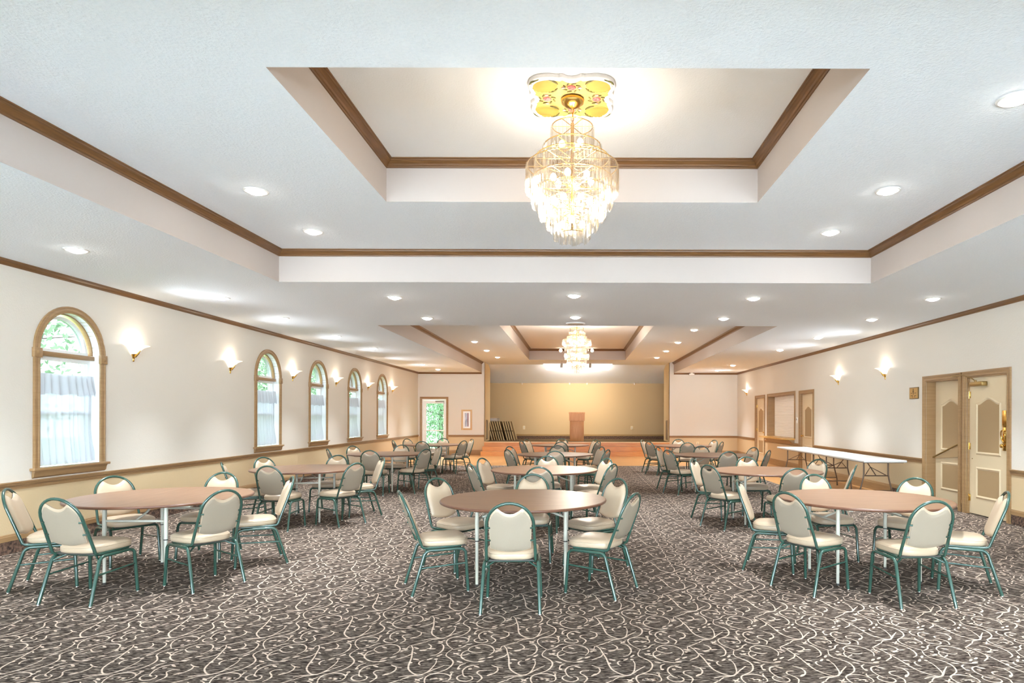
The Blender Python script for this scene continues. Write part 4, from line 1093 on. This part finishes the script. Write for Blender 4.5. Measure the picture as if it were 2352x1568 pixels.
M_SHELL = mat('deep_yellow_paint', rgb(206, 156, 70), 0.6); M_RED = mat('red_flower_paint', rgb(196, 70, 64), 0.6, col2=rgb(224, 140, 132), scale=(70, 70, 70)); M_GRN = mat('green_leaf_paint', rgb(130, 126, 66), 0.6, col2=rgb(88, 84, 40), scale=(40, 40, 40)); M_LILAC = mat('lilac_paint', rgb(214, 170, 160), 0.6)
for sx in (-1, 1):
    for sy in (-1, 1):
        mb = MB(); m = 36; c = (sx * .205, sy * .195)
        pr = [(1.0, -.024), (.95, -.032), (.85, -.027), (.5, -.030), (.01, -.033)]
        vs = []
        for s, z in pr:
            for j in range(m):
                a = 2 * PI * j / m; w = 1 + (.05 * math.cos(a * 18) if s < .97 and s > .2 else 0)
                vs.append((c[0] + .098 * s * w * math.cos(a), c[1] + .085 * s * w * math.sin(a), z))
        mb.add(vs, [(i * m + j, i * m + (j + 1) % m, (i + 1) * m + (j + 1) % m, (i + 1) * m + j) for i in range(4) for j in range(m)], 0, True)
        mb.build('shell_panel', M_SHELL, md)
        for a0, a1 in ((.2, 1.5), (1.9, 2.9), (3.5, 4.4)):
            mb = MB(); aa = [a0 + (a1 - a0) * i / 8 for i in range(9)]
            mb.tube([(c[0] + sx * .106 * math.cos(a), c[1] + sy * .093 * math.sin(a), -.027) for a in aa], [.003 + .006 * math.sin(PI * i / 8) for i in range(9)], 6)
            mb.build('leaf_scroll', M_GRN, md)
for x, y in ((0, .17), (0, -.17), (.19, 0), (-.19, 0)):
    mb = MB().sphere((x, y, -.024), .034, 14, 6, sz=.35)
    mb.build('flower', M_RED, md)
    mb = MB()
    for q in range(8):
        a = PI / 4 * q + .3; mb.prism(ellip((x + .056 * math.cos(a), y + .056 * math.sin(a)), .020, .007, a + .9), -.029, -.023)
    mb.build('flower_leaves', M_GRN, md)
    mb = MB()
    for q in (-1, 1):
        c = (x + (q * .062 if x == 0 else 0), y + (q * .062 if y == 0 else 0)); mb.prism(ellip(c, .014, .012, 0), -.030, -.024)
    mb.build('small_bloom', M_LILAC, md)

# ------------------------------------------------------------------ stage things
p = empty('podium', (-.05, 24.85, SZ), 0, 'tall orange oak podium standing on the stage edge', 'podium')
MB().bbox(-.275, .275, -.02, .42, 0, .80, .006).build('column', M_PODIUM, p)
MB().prism([(-.06, .80), (.46, .80), (.46, 1.06), (-.06, 1.12)], -.305, .305, plane='YZ').build('reading_desk', M_PODIUM, p)
MB().box(-.32, .32, -.075, -.055, 1.08, 1.14).build('desk_lip', M_PODIUM, p)
def make_platform(i, x, label):
    t = empty('platform_section', (x, 26.15, SZ), 0, label, 'platform section', 'folded stage platforms')
    H, l, th = .76, 1.0, .062
    lean = -.20
    def S(a, b): return [(a + 0, 0), (b + 0, 0), (b + lean, H), (a + lean, H)]
    MB().prism(S(0, th * .45), -l / 2, l / 2, plane='XZ').build('board', M_STACK, t)
    mb = MB().prism(S(th * .45, th), -l / 2 - .004, -l / 2 + .03, plane='XZ').prism(S(th * .45, th), l / 2 - .03, l / 2 + .004, plane='XZ')
    mb.build('edge_rail', M_STACKE, t)
    f = .5; x0 = lean * f
    MB().box(x0 + th * .5, x0 + th * .95, -l / 2 - .010, -l / 2 + .01, H * f - .018, H * f + .018).build('latch', M_DARK, t)
    return t
NP = ['first', 'second', 'third', 'fourth', 'fifth', 'sixth', 'seventh', 'eighth', 'ninth', 'tenth']
for i in range(10):
    make_platform(i, -3.52 + i * .094 + (.05 if i > 5 else 0), 'folded stage platform leaning on edge, %s counting from the stage corner' % NP[i])
bo = [(SZ + .765 + i * .035) for i in range(4)]
for i in range(4):
    b = MB().box(-.30, .30, -.4, .4, .018, .0325, 0).box(-.29, .29, -.39, .39, 0, .018, 1).build('white_board', [M_GLOSSWHITE, M_STACK]); b.location = (-3.62, 26.25, SZ + .762 + i * .033)
    tag(b, 'thin white board lying on the folded platforms, %s from the bottom' % NP[i], 'board', 'white boards on the platforms')
# vents on the returns
for x, s, lab in ((SXL, 1, 'tall grey vent grille on the window-side stage return'), (SXR, -1, 'tall grey vent grille on the door-side stage return')):
    g = empty('wall_vent', (x, 24.85, .96), 0, lab, 'vent')
    mb = MB(); mb.box(min(0, s * .018), max(0, s * .018), -.24, -.20, -.38, .38); mb.box(min(0, s * .018), max(0, s * .018), .20, .24, -.38, .38); mb.box(min(0, s * .018), max(0, s * .018), -.2, .2, -.38, -.34); mb.box(min(0, s * .018), max(0, s * .018), -.2, .2, .34, .38)
    mb.build('vent_frame', M_TRIM, g)
    mb = MB(); z = -.33
    while z < .33: mb.add([(s * .003, -.2, z), (s * .003, .2, z), (s * .014, .2, z + .014), (s * .014, -.2, z + .014)], [(0, 1, 2, 3)]); z += .024
    mb.build('louvres', M_GREYM, g)
for x, lab in ((-2.34, 'white outlet on the stage back wall, window side'), (2.32, 'white outlet on the stage back wall, door side')):
    o = empty('wall_outlet', (x, YS, 1.0), 0, lab, 'outlet'); MB().bbox(-.05, .05, -.01, 0, -.075, .075, .004).build('cover_plate', mat('ivory_plate', rgb(226, 206, 160), 0.5), o); MB().box(-.018, .018, -.013, -.009, -.045, -.01).box(-.018, .018, -.013, -.009, .01, .045).build('sockets', M_GREYM, o)
o = empty('wall_outlet', (4.58, YF, .45), 0, 'ivory outlet low on the end wall beside the corner', 'outlet'); MB().bbox(-.05, .05, -.01, 0, -.075, .075, .004).build('cover_plate', mat('ivory_plate_low', rgb(232, 214, 176), 0.5), o); MB().box(-.018, .018, -.013, -.009, -.045, -.01).box(-.018, .018, -.013, -.009, .01, .045).build('sockets', M_GREYM, o)
# white trough fixture under the stage ceiling
tf = empty('ceiling_light_box', (-.02, 24.95, Z1), 0, 'long white light box under the ceiling in front of the stage', 'light fixture')
MB().prism([(-1.36, 0), (1.36, 0), (1.36, -.08), (1.25, -.235), (-1.25, -.235), (-1.36, -.08)], -.12, .12, plane='XZ').build('housing', mat('lit_white_acrylic', rgb(244, 244, 240), .4, emit=(1, .98, .95, 1), estr=.16), tf)
MB().box(-1.22, 1.22, -.10, .10, -.243, -.236).build('diffuser', M_TUBE, tf)
l = light('light_box_lamp', 'AREA', (0, .13, -.16), 32, (1, .95, .85), tf, shape='RECTANGLE', size=2.3, size_y=.08); l.rotation_euler = (math.radians(62), 0, 0)
for x, lab in ((-.62, 'grey cylinder pendant spot before the light box, window side'), (.45, 'grey cylinder pendant spot before the light box, door side')):
    c = empty('pendant_spot', (x, 23.6, Z1), 0, lab, 'spotlight'); MB().tube([(0, 0, 0), (0, 0, -.12)], .006, 6).build('stem', M_GREYM, c)
    MB().tube([(.0, 0, -.09), (-.015, .03, -.24)], .042, 14).build('cylinder', M_GREYM, c)
    l = light('pendant_lamp', 'SPOT', (-.015, .035, -.26), 60, (1, .9, .76), c, shadow_soft_size=.04); l.data.spot_size = math.radians(75); l.data.spot_blend = 1.0
    l.rotation_euler = (math.radians(62), 0, math.radians(-6 if x > 0 else 6) * -1)
for x, lab in ((-.64, 'bright bullet spotlight on the rear tray edge, window side'), (.50, 'bright bullet spotlight on the rear tray edge, door side')):
    c = empty('bullet_spot', (x, I2[3], 3.88), 0, lab, 'spotlight'); MB().tube([(0, 0, 0), (0, -.07, 0)], .012, 8).build('stem', M_WHITE, c)
    MB().lathe([(.0001, -.02), (.04, -.03), (.052, -.10), (.06, -.15), (.055, -.15)], (0, -.03, 0), 18, axis='Y').build('shell', M_WHITE, c); MB().lathe([(.0001, -.175), (.05, -.165), (.057, -.15)], (0, -.03, 0), 18, axis='Y').build('lens', M_BULB, c)
    l = light('bullet_lamp', 'SPOT', (0, -.22, 0), 6, (1, .95, .85), c, shadow_soft_size=.05); l.rotation_euler = (math.radians(55), 0, PI); l.data.spot_size = math.radians(80)
for x in (-2.42, -.37, .38, 2.42):
    h = MB().box(x - .012, x + .012, YS - .06, YS - .03, 2.86, 2.95).build('ceiling_hook', M_GLOSSWHITE)
    tag(h, 'small white hook under the stage ceiling, %s' % {-2.42: 'outermost on the window side', -.37: 'window side of the middle', .38: 'door side of the middle', 2.42: 'outermost on the door side'}[x], 'hook', 'hooks over the stage')
c = empty('security_camera', (4.33, YF - .08, Z0), 0, 'small white camera under the ceiling right of the stage', 'camera')
MB().lathe([(.0001, -.03), (.05, -.03), (.055, 0)], n=16).build('mount', M_GLOSSWHITE, c); MB().bbox(-.10, .10, -.05, .03, -.09, -.03, .012).build('body', M_GLOSSWHITE, c)
# picture on the end wall
pf = empty('framed_picture', (-4.27, YF, 1.348), 0, 'tall narrow framed picture between the exit door and the stage', 'picture')
mb = MB()
for a in ((-.205, -.14, -.39, .39), (.14, .205, -.39, .39), (-.14, .14, -.39, -.325), (-.14, .14, .325, .39)): mb.bbox(a[0], a[1], -.03, 0, a[2], a[3], .005)
mb.build('frame', mat('light_oak_frame', rgb(206, 170, 124), 0.4), pf)
MB().box(-.14, .14, -.012, -.004, -.325, .325).build('mat_board', M_WHITE, pf)
MB().box(-.075, .075, -.015, -.012, -.26, .26).build('print', mat('harbour_print', rgb(206, 214, 228), 0.6, col2=rgb(150, 160, 186), scale=(12, 12, 5)), pf)
MB().box(.03, .06, -.017, -.015, -.26, .26).build('print_streak', mat('print_red_grey', rgb(110, 92, 98), 0.6, col2=rgb(176, 84, 92), scale=(5, 5, 14)), pf)

# ------------------------------------------------------------------ daylight
w = bpy.data.worlds.new('sky'); SC.world = w; w.use_nodes = True
nt = w.node_tree; bg = nt.nodes['Background']
bg.inputs['Color'].default_value = (0.74, 0.87, 1.0, 1); bg.inputs['Strength'].default_value = 12.5

# ------------------------------------------------------------------ camera
cam = bpy.data.cameras.new('camera'); co = bpy.data.objects.new('camera', cam); COL.objects.link(co); SC.camera = co
cam.sensor_width = 36; cam.lens = 1450.0 / 2352 * 36
cam.shift_x = -(1328 - 1176) / 2352; cam.shift_y = (955 - 784) / 2352
cam.clip_end = 200
co.matrix_world = Matrix.Translation((0, 0, 1.505)) @ Matrix.Rotation(PI / 2, 4, 'X') @ Matrix.Rotation(math.radians(.15), 4, 'Z')

vs_ = SC.view_settings
SC.display_settings.display_device = 'sRGB'
vs_.view_transform = 'Standard'; vs_.look = 'None'; vs_.gamma = 1.0; vs_.use_curve_mapping = False
vs_.exposure = 1.74
cy = SC.cycles
cy.use_denoising = True
cy.max_bounces = 10; cy.diffuse_bounces = 8; cy.glossy_bounces = 4; cy.transparent_max_bounces = 40
cy.sample_clamp_indirect = 8
cy.caustics_reflective = False; cy.caustics_refractive = False
